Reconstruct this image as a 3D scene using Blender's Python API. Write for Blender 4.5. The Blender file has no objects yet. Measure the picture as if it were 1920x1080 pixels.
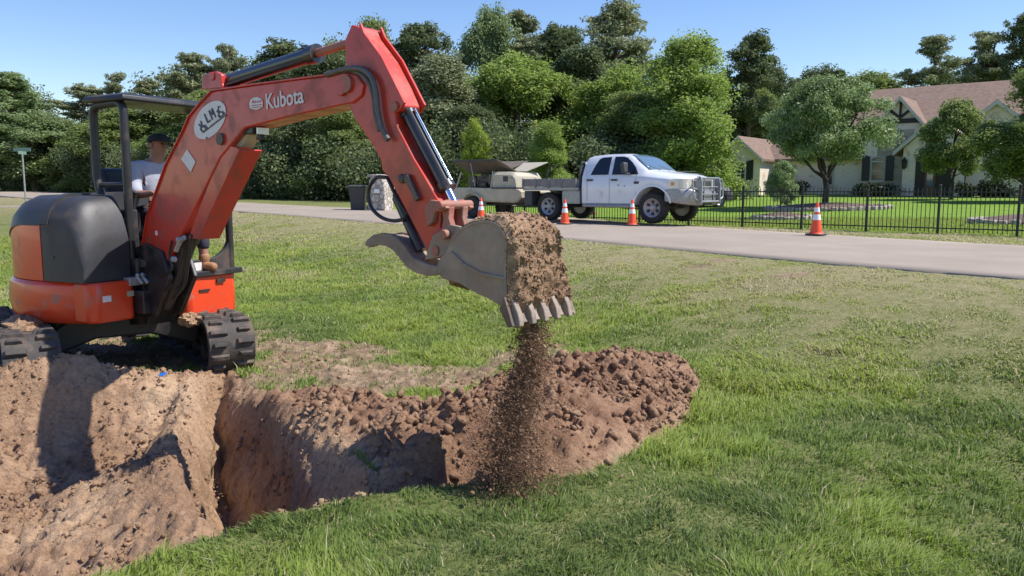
import bpy, math, random
import numpy as np
from mathutils import Vector, Matrix

# ------------------------------------------------------------------ camera, sky, sun, exposure
SC = bpy.context.scene
R = math.radians
PITCH = R(7.03); FPX = 1500.0; CAMZ = 1.0
cam_d = bpy.data.cameras.new('camera'); cam = bpy.data.objects.new('camera', cam_d)
SC.collection.objects.link(cam); SC.camera = cam
cam.location = (0, 0, CAMZ); cam.rotation_euler = (R(90) - PITCH, 0, 0)
cam_d.sensor_width = 36; cam_d.lens = FPX / 1920 * 36
cam_d.clip_start = 0.1; cam_d.clip_end = 3000

SUN_EL = R(54); SUN_X, SUN_Y = 0.997, -0.07          # direction the light comes from (x right, y away)
W = bpy.data.worlds.new('World'); SC.world = W; W.use_nodes = True
wn_ = W.node_tree; bg = wn_.nodes['Background']
sky = wn_.nodes.new('ShaderNodeTexSky'); sky.sky_type = 'NISHITA'; sky.sun_disc = False
sky.sun_elevation = SUN_EL; sky.sun_rotation = math.atan2(SUN_X, SUN_Y)
sky.air_density = 1.15; sky.dust_density = 0.05; sky.ozone_density = 3.0
hsv = wn_.nodes.new('ShaderNodeHueSaturation'); hsv.inputs['Saturation'].default_value = 1.2; hsv.inputs['Hue'].default_value = .516
wn_.links.new(sky.outputs[0], hsv.inputs['Color']); wn_.links.new(hsv.outputs[0], bg.inputs[0]); bg.inputs[1].default_value = 0.112
sl = bpy.data.lights.new('sun', 'SUN'); sl.energy = 4.4; sl.angle = R(0.5); sl.color = (1, .95, .87)
so = bpy.data.objects.new('sun', sl); SC.collection.objects.link(so)
ce = math.cos(SUN_EL); sv = Vector((SUN_X*ce, SUN_Y*ce, math.sin(SUN_EL)))
so.rotation_euler = (-sv).to_track_quat('-Z', 'Y').to_euler(); so.location = (20, 10, 40)
SC.view_settings.view_transform = 'Standard'; SC.view_settings.look = 'None'
SC.view_settings.exposure = 0.6; SC.view_settings.gamma = 1
SC.view_settings.use_curve_mapping = False
SC.cycles.max_bounces = 6; SC.cycles.transparent_max_bounces = 8

# ------------------------------------------------------------------ projection helpers (place things by where they are seen)
cp, sp_ = math.cos(PITCH), math.sin(PITCH)
def ray(px, py):
    cx = (px-960)/FPX; cy = (540-py)/FPX
    return Vector((cx, cp + cy*sp_, -sp_ + cy*cp))
CAM = Vector((0, 0, CAMZ))
def on_z(px, py, z):
    d = ray(px, py); t = (z-CAMZ)/d.z
    return CAM + d*t
def at_y(px, py, Y):
    d = ray(px, py); return CAM + d*(Y/d.y)
def on_plane(px, py, o, n):
    d = ray(px, py); t = (Vector(o)-CAM).dot(n)/d.dot(n)
    return CAM + d*t

# ------------------------------------------------------------------ numpy noise
def _h(ix, iy, s):
    n = (ix.astype(np.int64)*374761393 + iy.astype(np.int64)*668265263 + s*974634777) & 0xffffffff
    n = ((n ^ (n >> 13))*1274126177) & 0xffffffff
    n = (n ^ (n >> 16)) & 0xffff
    return n/65535.0
def vn(x, y, s=0):
    ix = np.floor(x); iy = np.floor(y); fx = x-ix; fy = y-iy
    fx = fx*fx*(3-2*fx); fy = fy*fy*(3-2*fy)
    a = _h(ix, iy, s); b = _h(ix+1, iy, s); c = _h(ix, iy+1, s); d = _h(ix+1, iy+1, s)
    return (a*(1-fx)+b*fx)*(1-fy) + (c*(1-fx)+d*fx)*fy
def fbm(x, y, f=1.0, o=4, s=0, g=0.5):
    r = 0; a = 1; t = 0
    for i in range(o):
        r = r + a*vn(x*f+i*17.3, y*f-i*9.1, s+i); t += a; a *= g; f *= 2.03
    return r/t
def ridged(x, y, f, o, s):
    r = 0; a = 1; t = 0
    for i in range(o):
        r = r + a*(1-abs(2*vn(x*f+i*7.7, y*f+i*3.1, s+i)-1)); t += a; a *= .5; f *= 2.1
    return r/t
def worley(x, y, f, s=0):
    x = x*f; y = y*f; ix = np.floor(x); iy = np.floor(y); best = np.full(np.shape(x), 9.); hh = np.zeros(np.shape(x))
    for i in (-1, 0, 1):
        for j in (-1, 0, 1):
            cx = ix+i; cy = iy+j; px = cx+_h(cx, cy, s); py = cy+_h(cx, cy, s+1)
            d = (px-x)**2+(py-y)**2; m = d < best; best = np.where(m, d, best); hh = np.where(m, _h(cx, cy, s+2), hh)
    return np.sqrt(best), hh
def sst(a, b, x):
    t = np.clip((x-a)/(b-a), 0, 1); return t*t*(3-2*t)
def sdf(poly, x, y):
    """distance to polygon outline, positive inside"""
    x = np.asarray(x, float); y = np.asarray(y, float)
    best = np.full(x.shape, 1e9); ins = np.zeros(x.shape, bool); n = len(poly)
    for i in range(n):
        ax, ay = poly[i]; bx, by = poly[(i+1) % n]
        ex, ey = bx-ax, by-ay
        t = np.clip(((x-ax)*ex+(y-ay)*ey)/(ex*ex+ey*ey+1e-12), 0, 1)
        best = np.minimum(best, (x-ax-t*ex)**2+(y-ay-t*ey)**2)
        c = ((ay > y) != (by > y)) & (x < (bx-ax)*(y-ay)/(by-ay+1e-12)+ax)
        ins ^= c
    d = np.sqrt(best); return np.where(ins, d, -d)

# ------------------------------------------------------------------ terrain function
UX, UY = 0.781, -0.624          # along the road, to the right and nearer
VX, VY = 0.624, 0.781           # across the road, away
def wt(x, y): return VX*x+VY*y, UX*x+UY*y
def Hr(x, y):
    d = np.sqrt(np.asarray(x)**2+np.asarray(y)**2)
    return 0.013*np.clip(d-24, 0, 60)
T_N = [-120, -75, -49, -37, -29.6, -16.8, -8.5, -3.5, -1.1, 6, 60]
W_N = [30, 23, 19.6, 19.0, 18.4, 16.0, 13.0, 11.0, 10.5, 9.6, 8]
def wnear(t): return np.interp(t, T_N, W_N)
T_F = [-120, -75, -50, -40, -31, -18, -14, -8.8, -6, -1.7, 6, 60]
W_F = [44, 30.5, 26.5, 25.3, 23.9, 23.6, 21.8, 19.7, 18.6, 16.5, 15.5, 14]
def wfar(t): return np.interp(t, T_F, W_F)
ZF = -0.65
def G2(px, py, z=ZF):
    p = on_z(px, py, z); return (p.x, p.y)
BENCH = [(-9, 5.55), (-4.6, 5.6), (-3.9, 5.75), (-3.3, 6.1), (-2.75, 6.4), (-2.45, 6.15), (-2.28, 5.2), (-1.75, 4.3), (-1.5, 3.9)] + [G2(388, 1010), G2(330, 1035), G2(230, 1068), G2(150, 1100)] + [(-2.4, 2.3), (-9, 1.8)]
TRENCH = [(-2.72, 6.55), G2(425, 704), G2(480, 735), G2(545, 775), G2(640, 840), G2(700, 905), G2(690, 918), G2(640, 935), G2(560, 955), G2(430, 990), G2(392, 1008), (-1.62, 3.95), (-1.98, 4.5), (-2.35, 5.3)]
DITCH = [G2(*p) for p in [(655, 905), (740, 893), (820, 872), (900, 845), (960, 822), (990, 838), (985, 872), (930, 893), (850, 908), (760, 916), (690, 925)]]
HEAP = [G2(*p) for p in [(488, 742), (560, 745), (640, 735), (720, 752), (800, 780), (870, 770), (890, 728), (950, 705), (1080, 690), (1190, 690), (1270, 706), (1315, 740), (1300, 780), (1240, 830), (1160, 868), (1090, 898), (960, 905), (850, 908), (760, 918), (715, 915), (712, 880), (655, 835), (555, 775)]]
BARE = [G2(*p) for p in [(470, 690), (520, 645), (640, 640), (760, 655), (700, 680), (860, 690), (960, 655), (1100, 655), (1000, 700), (860, 740), (700, 745), (540, 745)]]
TRACKPAD = [(-6.2, 9.6), (-2.6, 9.2), (-1.4, 6.9), (-2.3, 6.4), (-7.2, 6.3)]
def terrain(x, y, detail=True):
    w, t = wt(x, y); wn = wnear(t); wf = wfar(t)
    d = np.sqrt(x*x+y*y)
    hr = Hr(x, y)
    z = ZF + (hr-ZF)*sst(wn-6.0, wn-0.15, w)
    z = z + .10*(fbm(x, y, .35, 3, 5)-.5)*(1-sst(wn-3, wn-.5, w))*sst(3, 9, d)
    z = z + .05*(fbm(x, y, 1.3, 3, 8)-.5)*(1-sst(wn-2, wn-.3, w))
    inroad = sst(wn-.05, wn+.25, w)*(1-sst(wf-.25, wf+.05, w))
    z = z - .06*inroad
    # yard beyond the road
    yardm = sst(-30, -21, t)
    yz = np.where(w < 24.6, hr-.02-.2*sst(wf, 24.0, w), hr*0-.2 + (w-24.6)*0.027 + .10*(fbm(x, y, .12, 3, 3)-.5)*sst(25, 34, w))
    z = np.where(w > wf, z*(1-yardm)+np.where(w < 24.6, yz, yz)*yardm, z)
    # excavation
    ws = np.interp(y, [3.2, 4.6, 5.8], [1.3, .8, .48])
    wob = .09*(fbm(x, y, 2.2, 3, 21)-.5)
    db = sdf(BENCH, x, y)+wob
    dt = sdf(TRENCH, x, y)+wob*.8
    dh = sdf(HEAP, x, y)+.25*(fbm(x, y, 1.6, 3, 31)-.5)
    dbare = sdf(BARE, x, y)
    pad = sst(-.3, .3, sdf(TRACKPAD, x, y))
    z = z*(1-pad)+pad*(ZF+.01)
    berm = np.exp(-((db+.22)/.24)**2)*sst(5.0, 5.6, y)*sst(-1.9, -2.6, x)
    z = z + (.05+.25*sst(-2.9, -3.6, x))*berm*(.6+.8*fbm(x, y, 2.6, 3, 141))
    fb = np.clip(db/ws, 0, 1)
    z = z - .44*(fb**.8)*(db > 0)*(.9+.35*(fbm(x, y, 1.3, 3, 143)-.5))
    ft = sst(-.06, .42, dt+.10*(fbm(x, y, 5, 3, 151)-.5))
    z = z*(1-ft)+ft*(-1.75+.3*sst(.3, .0, dt)+.25*(fbm(x, y, 2.5, 3, 153)-.5))
    fh = np.clip(dh/.7, 0, 1)
    z = z + (.13*(fh**.7)*(dh > 0)*(.55+.9*fbm(x, y, 1.1, 2, 41)))*(1-ft)
    ddi = sdf(DITCH, x, y)+wob*.5
    z = z - .30*sst(-.04, .16, ddi)*(1-ft)
    dirt = np.maximum(np.maximum(sst(-.05, .05, db), sst(-.10, .02, dt)), np.maximum(sst(-.06, .06, dh), sst(.25, .5, berm)))
    bare = sst(.38, .66, sst(-.5, .5, dbare)*.55+.75*(fbm(x, y, 1.8, 4, 51)-.25))*sst(-.7, .1, dbare)
    bare = np.maximum(bare, pad*sst(.25, .45, fbm(x, y, 1.5, 3, 77)))
    for (px, py, rx, ry) in ((1490, 577, .42, .26), (1300, 552, .32, .22), (1350, 545, .35, .15), (1830, 548, .9, .2), (1000, 645, .5, .12)):
        cx, cy = G2(px, py, -.45)
        q = np.exp(-(((x-cx)/rx)**2+((y-cy)/ry)**2))
        bare = np.maximum(bare, .9*sst(.42, .7, q*.8+.5*(fbm(x, y, 3., 3, 61)-.35)))
        if py < 600: z = z + .07*q*(ridged(x, y, 2.5, 3, 65)-.5)
    if detail:
        near = 1-sst(9, 12, d)
        rough = np.maximum(dirt, bare*.6)*near
        z = z + rough*(.09*(fbm(x, y, 3.2, 3, 71)-.5) + (.05+.035*sst(-.1, .3, dh))*(ridged(x, y, 6.5, 3, 73)-.5) + .14*(fbm(x, y, 11, 4, 75, .68)-.5) + .05*(fbm(x, y, 30, 2, 79)-.5))
        lump = fbm(x, y, 9, 3, 83)
        for f_, a_, s_ in ((4.2, .06, 301), (16, .022, 311), (30, .022, 321)):
            wx = x+.05*(fbm(x, y, 8, 2, s_+5)-.5); wy = y+.05*(fbm(x, y, 8, 2, s_+7)-.5)
            F1, hc = worley(wx, wy, f_, s_); z = z + rough*(a_ if f_ > 6 else a_*sst(-.1, .3, dh))*(hc**2)*np.clip(1.1-F1*1.5, 0, .75)
        z = z + fh*(dh > 0)*(1-ft)*(.05*sst(.5, .75, lump)+.17*(ridged(x, y, 2.3, 3, 87)-.5))
    m_pit = np.maximum(np.maximum(sst(-.05, .05, db), sst(-.10, .02, dt)), sst(.25, .5, berm))
    return z, dirt, bare, m_pit, dh
def Hs(x, y):
    return float(terrain(np.array([float(x)]), np.array([float(y)]), False)[0][0])
def on_ground(px, py):
    d = ray(px, py); t = 2.5; step = .05
    for i in range(4000):
        p = CAM+d*t
        if p.z < Hs(p.x, p.y): break
        t += step*(1+t*.05)
    return p

# ------------------------------------------------------------------ mesh builder
ORG = {}
def link(o, parent=None):
    SC.collection.objects.link(o)
    if parent is not None: o.parent = parent
    return o
def tag(o, label=None, cat=None, group=None, kind=None):
    if label: o['label'] = label
    if cat: o['category'] = cat
    if group: o['group'] = group
    if kind: o['kind'] = kind
    return o
def thing(name, loc, label, cat, group=None, rz=0.0):
    o = bpy.data.objects.new(name, None); link(o); o.location = loc; o.rotation_euler = (0, 0, rz)
    o.empty_display_size = .2
    ORG[o.name] = Vector(loc) if rz == 0 else Vector((0, 0, 0))
    tag(o, label, cat, group); return o
class MB:
    def __init__(s): s.v = []; s.f = []
    def add(s, vs, fs):
        b = len(s.v); s.v += [Vector(v) for v in vs]; s.f += [tuple(i+b for i in f) for f in fs]; return s
    def box(s, c, size, ax=None, ay=None, az=None, taper=1.0):
        ax = Vector(ax or (1, 0, 0)); ay = Vector(ay or (0, 1, 0)); az = Vector(az or (0, 0, 1)); c = Vector(c)
        hx, hy, hz = size[0]/2, size[1]/2, size[2]/2; vs = []
        for k in (-1, 1):
            q = taper if k > 0 else 1
            for (i, j) in ((-1, -1), (1, -1), (1, 1), (-1, 1)):
                vs.append(c+ax*hx*i*q+ay*hy*j*q+az*hz*k)
        return s.add(vs, [(3, 2, 1, 0), (4, 5, 6, 7), (0, 1, 5, 4), (1, 2, 6, 5), (2, 3, 7, 6), (3, 0, 4, 7)])
    def prism(s, pts, to, t0, t1):
        """pts 2D outline, to(a,b,t) -> world; extruded from t0 to t1"""
        n = len(pts)
        ar = sum(pts[i][0]*pts[(i+1) % n][1]-pts[(i+1) % n][0]*pts[i][1] for i in range(n))
        vs = [to(a, b, t0) for a, b in pts]+[to(a, b, t1) for a, b in pts]
        fs = [tuple(range(n)), tuple(range(2*n-1, n-1, -1))]
        fs += [(i, n+i, n+(i+1) % n, (i+1) % n) for i in range(n)]
        return s.add(vs, fs)
    def rings(s, rs, closed=True, caps=True):
        n = len(rs[0]); vs = [v for r in rs for v in r]; fs = []
        for k in range(len(rs)-1):
            for i in range(n if closed else n-1):
                j = (i+1) % n; fs.append((k*n+i, k*n+j, (k+1)*n+j, (k+1)*n+i))
        if caps and closed:
            fs.append(tuple(range(n-1, -1, -1))); fs.append(tuple((len(rs)-1)*n+i for i in range(n)))
        return s.add(vs, fs)
    def tube(s, pts, r, seg=10, caps=True):
        pts = [Vector(p) for p in pts]; n = len(pts)
        rr = r if isinstance(r, (list, tuple)) else [r]*n
        t0 = (pts[1]-pts[0]).normalized()
        u = t0.orthogonal().normalized(); rs = []
        for i in range(n):
            t = (pts[min(i+1, n-1)]-pts[max(i-1, 0)]).normalized()
            u = (u-t*u.dot(t)).normalized(); w = t.cross(u)
            rs.append([pts[i]+(u*math.cos(2*math.pi*k/seg)+w*math.sin(2*math.pi*k/seg))*rr[i] for k in range(seg)])
        return s.rings(rs, True, caps)
    def cyl(s, a, b, r, r2=None, seg=16): return s.tube([a, b], [r, r if r2 is None else r2], seg)
    def lathe(s, prof, o, ax, seg=24, caps=True):
        """prof [(r,h)] round axis ax at o"""
        o = Vector(o); ax = Vector(ax).normalized(); u = ax.orthogonal().normalized(); w = ax.cross(u)
        rs = [[o+ax*h+(u*math.cos(2*math.pi*k/seg)+w*math.sin(2*math.pi*k/seg))*max(r, 1e-4) for k in range(seg)] for r, h in prof]
        return s.rings(rs, True, caps)
    def ball(s, c, r, seg=12, sc=(1, 1, 1)):
        rs = []
        for i in range(seg//2+1):
            a = math.pi*i/(seg//2)
            rs.append([Vector((c[0]+r*sc[0]*max(math.sin(a), .01)*math.cos(2*math.pi*k/seg), c[1]+r*sc[1]*max(math.sin(a), .01)*math.sin(2*math.pi*k/seg), c[2]-r*sc[2]*math.cos(a))) for k in range(seg)])
        return s.rings(rs)
    def build(s, name, mat, parent=None, bevel=0, smooth=35, seg=2, label=None, fixn=True):
        org = ORG.get(parent.name, Vector()) if parent is not None else Vector()
        me = bpy.data.meshes.new(name)
        me.from_pydata([v-org for v in s.v], [], s.f); me.update()
        if fixn:
            import bmesh
            bm = bmesh.new(); bm.from_mesh(me); bmesh.ops.recalc_face_normals(bm, faces=bm.faces); bm.to_mesh(me); bm.free()
        if smooth:
            me.polygons.foreach_set('use_smooth', [True]*len(me.polygons)); me.set_sharp_from_angle(angle=R(smooth))
        o = bpy.data.objects.new(name, me); link(o, parent)
        if mat: me.materials.append(mat)
        if parent is not None: ORG[o.name] = org
        if bevel:
            m = o.modifiers.new('bevel', 'BEVEL'); m.width = bevel; m.segments = seg; m.limit_method = 'ANGLE'; m.angle_limit = R(30)
            m.harden_normals = False
        if label: o['label'] = label
        return o
def np_mesh(name, verts, faces, mat, attrs=None, smooth=False, parent=None):
    """verts (N,3), faces (M,k) of one k"""
    me = bpy.data.meshes.new(name); n = len(verts); m, k = faces.shape
    me.vertices.add(n); me.vertices.foreach_set('co', verts.astype(np.float32).ravel())
    me.loops.add(m*k); me.loops.foreach_set('vertex_index', faces.astype(np.int32).ravel())
    me.polygons.add(m); me.polygons.foreach_set('loop_start', np.arange(0, m*k, k, dtype=np.int32))
    try: me.polygons.foreach_set('loop_total', np.full(m, k, np.int32))
    except Exception: pass
    if smooth: me.polygons.foreach_set('use_smooth', np.ones(m, bool))
    me.update(calc_edges=True)
    for an, (dom, arr) in (attrs or {}).items():
        a = me.attributes.new(an, 'FLOAT', dom); a.data.foreach_set('value', arr.astype(np.float32))
    me.materials.append(mat)
    o = bpy.data.objects.new(name, me); link(o, parent); return o

# ------------------------------------------------------------------ materials
def newmat(name):
    m = bpy.data.materials.new(name); m.use_nodes = True; nt = m.node_tree
    return m, nt, nt.nodes['Principled BSDF']
def c4(c): return (c[0], c[1], c[2], 1)
def pm(name, c, c2=None, scale=8, rough=.5, metal=0, bump=0, bscale=40, dirt=None, damt=.5, dscale=3, coat=0, lo=.35, hi=.65, spec=None, rvar=0):
    m, nt, b = newmat(name); N = nt.nodes; L = nt.links
    tc = N.new('ShaderNodeTexCoord')
    b.inputs['Roughness'].default_value = rough; b.inputs['Metallic'].default_value = metal
    if spec is not None: b.inputs['Specular IOR Level'].default_value = spec
    if coat: b.inputs['Coat Weight'].default_value = coat; b.inputs['Coat Roughness'].default_value = .08
    b.inputs['Base Color'].default_value = c4(c); out = None
    def noise(s, det=5):
        n = N.new('ShaderNodeTexNoise'); n.inputs['Scale'].default_value = s; n.inputs['Detail'].default_value = det
        n.inputs['Roughness'].default_value = .6
        L.new(tc.outputs['Object'], n.inputs['Vector']); return n
    def ramp(src, a, bb):
        r = N.new('ShaderNodeMapRange'); r.inputs['From Min'].default_value = a; r.inputs['From Max'].default_value = bb
        L.new(src, r.inputs['Value']); return r.outputs[0]
    def mix(f, A, B):
        x = N.new('ShaderNodeMix'); x.data_type = 'RGBA'
        L.new(f, x.inputs[0])
        for k, q in ((6, A), (7, B)):
            if isinstance(q, (tuple, list)): x.inputs[k].default_value = c4(q)
            else: L.new(q, x.inputs[k])
        return x.outputs[2]
    out = None
    if c2: out = mix(ramp(noise(scale).outputs[0], lo, hi), c, c2)
    if dirt:
        f = ramp(noise(dscale, 8).outputs[0], .62-damt*.35, .75)
        out = mix(f, out if out else c, dirt)
        rr = N.new('ShaderNodeMapRange'); L.new(f, rr.inputs['Value']); rr.inputs['To Min'].default_value = rough; rr.inputs['To Max'].default_value = max(rough, .85)
        L.new(rr.outputs[0], b.inputs['Roughness'])
    if out: L.new(out, b.inputs['Base Color'])
    if bump:
        n = noise(bscale, 6); bp = N.new('ShaderNodeBump'); bp.inputs['Strength'].default_value = bump
        bp.inputs['Distance'].default_value = .02
        L.new(n.outputs[0], bp.inputs['Height']); L.new(bp.outputs[0], b.inputs['Normal'])
    return m
DUST = (.30, .20, .14)
M = {}
M['orange'] = pm('orange_paint', (.72, .060, .016), (.66, .05, .014), 5, .34, dirt=DUST, damt=.15, dscale=5, coat=.3, bump=.05, bscale=60)
M['red'] = pm('boom_red_paint', (.56, .034, .015), (.49, .034, .018), 3, .38, dirt=(.24, .085, .06), damt=.35, dscale=6, coat=.25, bump=.06, bscale=50)
M['black'] = pm('black_paint', (.018, .018, .020), (.028, .026, .026), 5, .4, dirt=(.10, .07, .055), damt=.3, dscale=4, bump=.05)
M['hood'] = pm('black_hood_plastic', (.030, .031, .036), (.040, .040, .044), 4, .5, dirt=(.085, .07, .06), damt=.2, dscale=3, bump=.05, bscale=30)
M['steel'] = pm('worn_steel', (.16, .14, .125), (.10, .085, .075), 14, .5, .5, .25, 40, dirt=(.24, .16, .11), damt=.55, dscale=8)
M['bucket'] = pm('bucket_steel', (.40, .31, .235), (.21, .165, .125), 3.5, .75, .0, .4, 30, dirt=(.33, .21, .145), damt=.4, dscale=6)
M['chrome'] = pm('chrome', (.8, .8, .8), rough=.12, metal=1)
M['glossblack'] = pm('cylinder_black', (.015, .015, .016), (.03, .027, .026), 8, .38, dirt=(.10, .07, .05), damt=.15, coat=.5)
M['rubber'] = pm('rubber', (.035, .033, .032), (.07, .058, .05), 10, .75, bump=.3, dirt=(.20, .14, .10), damt=.45, dscale=7)
M['tyre'] = pm('tyre_rubber', (.018, .018, .019), (.03, .028, .026), 12, .8, bump=.3)
M['rustlink'] = pm('link_paint', (.42, .13, .09), (.30, .14, .10), 16, .55, bump=.2, dirt=(.33, .2, .14), damt=.5, dscale=10)
M['hose'] = pm('hose_rubber', (.10, .095, .09), (.15, .14, .13), 30, .6)
M['hoseblk'] = pm('black_hose', (.02, .02, .02), rough=.45)
M['white'] = pm('white_sticker', (.74, .73, .71), (.66, .64, .62), 30, .5)
M['navy'] = pm('navy_print', (.015, .02, .055), rough=.5)
M['soil'] = None
M['truckwhite'] = pm('white_vehicle_paint', (.74, .76, .80), (.70, .72, .76), 2, .28, coat=.6, dirt=(.5, .47, .43), damt=.15, dscale=2)
M['glass'] = pm('dark_glass', (.012, .016, .022), rough=.06, spec=.7)
M['wglass'] = pm('windscreen_glass', (.10, .16, .22), rough=.05, spec=.9)
M['greyrail'] = pm('galvanised_grey', (.36, .36, .36), (.28, .28, .28), 12, .45, .5)
M['alu'] = pm('aluminium', (.42, .42, .42), (.30, .30, .30), 20, .4, .3)
M['board'] = pm('grey_boards', (.17, .165, .16), (.24, .23, .22), 7, .8, bump=.3)
M['beige'] = pm('beige_paint', (.50, .45, .33), (.42, .38, .28), 4, .45, dirt=(.36, .32, .25), damt=.2)
M['cone'] = pm('cone_orange', (.90, .085, .025), (.85, .10, .03), 12, .5)
M['conew'] = pm('cone_white_band', (.80, .80, .80), rough=.35)
M['darkgrey'] = pm('dark_grey', (.045, .045, .047), (.06, .06, .06), 9, .6)
M['lens'] = pm('headlamp_lens', (.55, .52, .48), rough=.08, spec=.8, coat=1)
M['ironblk'] = pm('black_iron', (.012, .013, .014), rough=.45)
# ------------------------------------------------------------------ ground materials
def ground_mats():
    # grass soil under the blades
    m, nt, b = newmat('grass_ground'); N = nt.nodes; L = nt.links
    tc = N.new('ShaderNodeTexCoord')
    def noise(s, d=6, r=.6):
        n = N.new('ShaderNodeTexNoise'); n.inputs['Scale'].default_value = s; n.inputs['Detail'].default_value = d; n.inputs['Roughness'].default_value = r
        L.new(tc.outputs['Object'], n.inputs['Vector']); return n.outputs[0]
    def ramp(src, cols):
        r = N.new('ShaderNodeValToRGB'); e = r.color_ramp.elements
        while len(e) > 1: e.remove(e[-1])
        e[0].position = cols[0][0]; e[0].color = c4(cols[0][1])
        for p, c in cols[1:]:
            x = e.new(p); x.color = c4(c)
        L.new(src, r.inputs[0]); return r.outputs[0]
    def mix(f, A, B):
        x = N.new('ShaderNodeMix'); x.data_type = 'RGBA'
        L.new(f, x.inputs[0]) if not isinstance(f, float) else setattr(x.inputs[0], 'default_value', f)
        L.new(A, x.inputs[6]); L.new(B, x.inputs[7]); return x.outputs[2]
    def attr(n):
        a = N.new('ShaderNodeAttribute'); a.attribute_name = n; return a.outputs['Fac']
    g1 = ramp(noise(9), [(.3, (.09, .11, .034)), (.5, (.15, .17, .05)), (.7, (.23, .215, .10))])
    dry = ramp(noise(14), [(.3, (.19, .17, .08)), (.55, (.31, .26, .15)), (.75, (.42, .34, .22))])
    lawn = ramp(noise(1.6, 8), [(.3, (.13, .22, .028)), (.55, (.17, .27, .035)), (.75, (.21, .31, .05))])
    soil = ramp(noise(6, 10), [(.3, (.13, .09, .06)), (.5, (.25, .175, .115)), (.7, (.40, .285, .195))])
    c = mix(attr('dry'), g1, dry); c = mix(attr('lawn'), c, lawn); c = mix(attr('dirt'), c, soil)
    L.new(c, b.inputs['Base Color']); b.inputs['Roughness'].default_value = .95; b.inputs['Specular IOR Level'].default_value = .15
    bp = N.new('ShaderNodeBump'); bp.inputs['Strength'].default_value = .7; bp.inputs['Distance'].default_value = .04
    L.new(noise(22, 8, .7), bp.inputs['Height']); L.new(bp.outputs[0], b.inputs['Normal'])
    M['ground'] = m
    m, nt, b = newmat('red_clay_soil'); N = nt.nodes; L = nt.links
    tc = N.new('ShaderNodeTexCoord')
    big = ramp(noise(1.3, 5), [(.35, (.35, .22, .138)), (.5, (.45, .295, .188)), (.65, (.57, .40, .262))])
    red = ramp(noise(2.4, 6), [(.35, (.24, .135, .085)), (.5, (.35, .21, .135)), (.7, (.47, .305, .20))])
    fine = ramp(noise(30, 8, .7), [(.3, (.5, .42, .38)), (.5, (.85, .83, .8)), (.7, (1.1, 1.08, 1.05))])
    c = mix(attr('heap'), big, red)
    x = N.new('ShaderNodeMix'); x.data_type = 'RGBA'; x.blend_type = 'MULTIPLY'; x.inputs[0].default_value = .8
    L.new(c, x.inputs[6]); L.new(fine, x.inputs[7])
    L.new(x.outputs[2], b.inputs['Base Color']); b.inputs['Roughness'].default_value = .93; b.inputs['Specular IOR Level'].default_value = .2
    bp = N.new('ShaderNodeBump'); bp.inputs['Strength'].default_value = 1.0; bp.inputs['Distance'].default_value = .032
    L.new(noise(27, 9, .72), bp.inputs['Height']); L.new(bp.outputs[0], b.inputs['Normal'])
    M['soil'] = m
    m, nt, b = newmat('concrete_road'); N = nt.nodes; L = nt.links
    tc = N.new('ShaderNodeTexCoord')
    c = ramp(noise(.5, 9, .65), [(.3, (.27, .226, .180)), (.5, (.315, .262, .208)), (.7, (.36, .302, .242))])
    st = ramp(noise(2.2, 10, .7), [(.60, (1, 1, 1)), (.72, (.72, .68, .64))])
    x = N.new('ShaderNodeMix'); x.data_type = 'RGBA'; x.blend_type = 'MULTIPLY'; x.inputs[0].default_value = .6
    L.new(c, x.inputs[6]); L.new(st, x.inputs[7]); L.new(x.outputs[2], b.inputs['Base Color'])
    b.inputs['Roughness'].default_value = .85; b.inputs['Specular IOR Level'].default_value = .25
    bp = N.new('ShaderNodeBump'); bp.inputs['Strength'].default_value = .15; bp.inputs['Distance'].default_value = .01
    L.new(noise(60, 4), bp.inputs['Height']); L.new(bp.outputs[0], b.inputs['Normal'])
    M['road'] = m
ground_mats()

def axis_pts(a, b, st, lo, hi, g):
    mid = list(np.arange(a, b, st)); l = []; x = a; s = st
    while x > lo: s *= g; x -= s; l.append(x)
    r = []; x = mid[-1]; s = st
    while x < hi: s *= g; x += s; r.append(x)
    return np.array(l[::-1]+mid+r)

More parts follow.
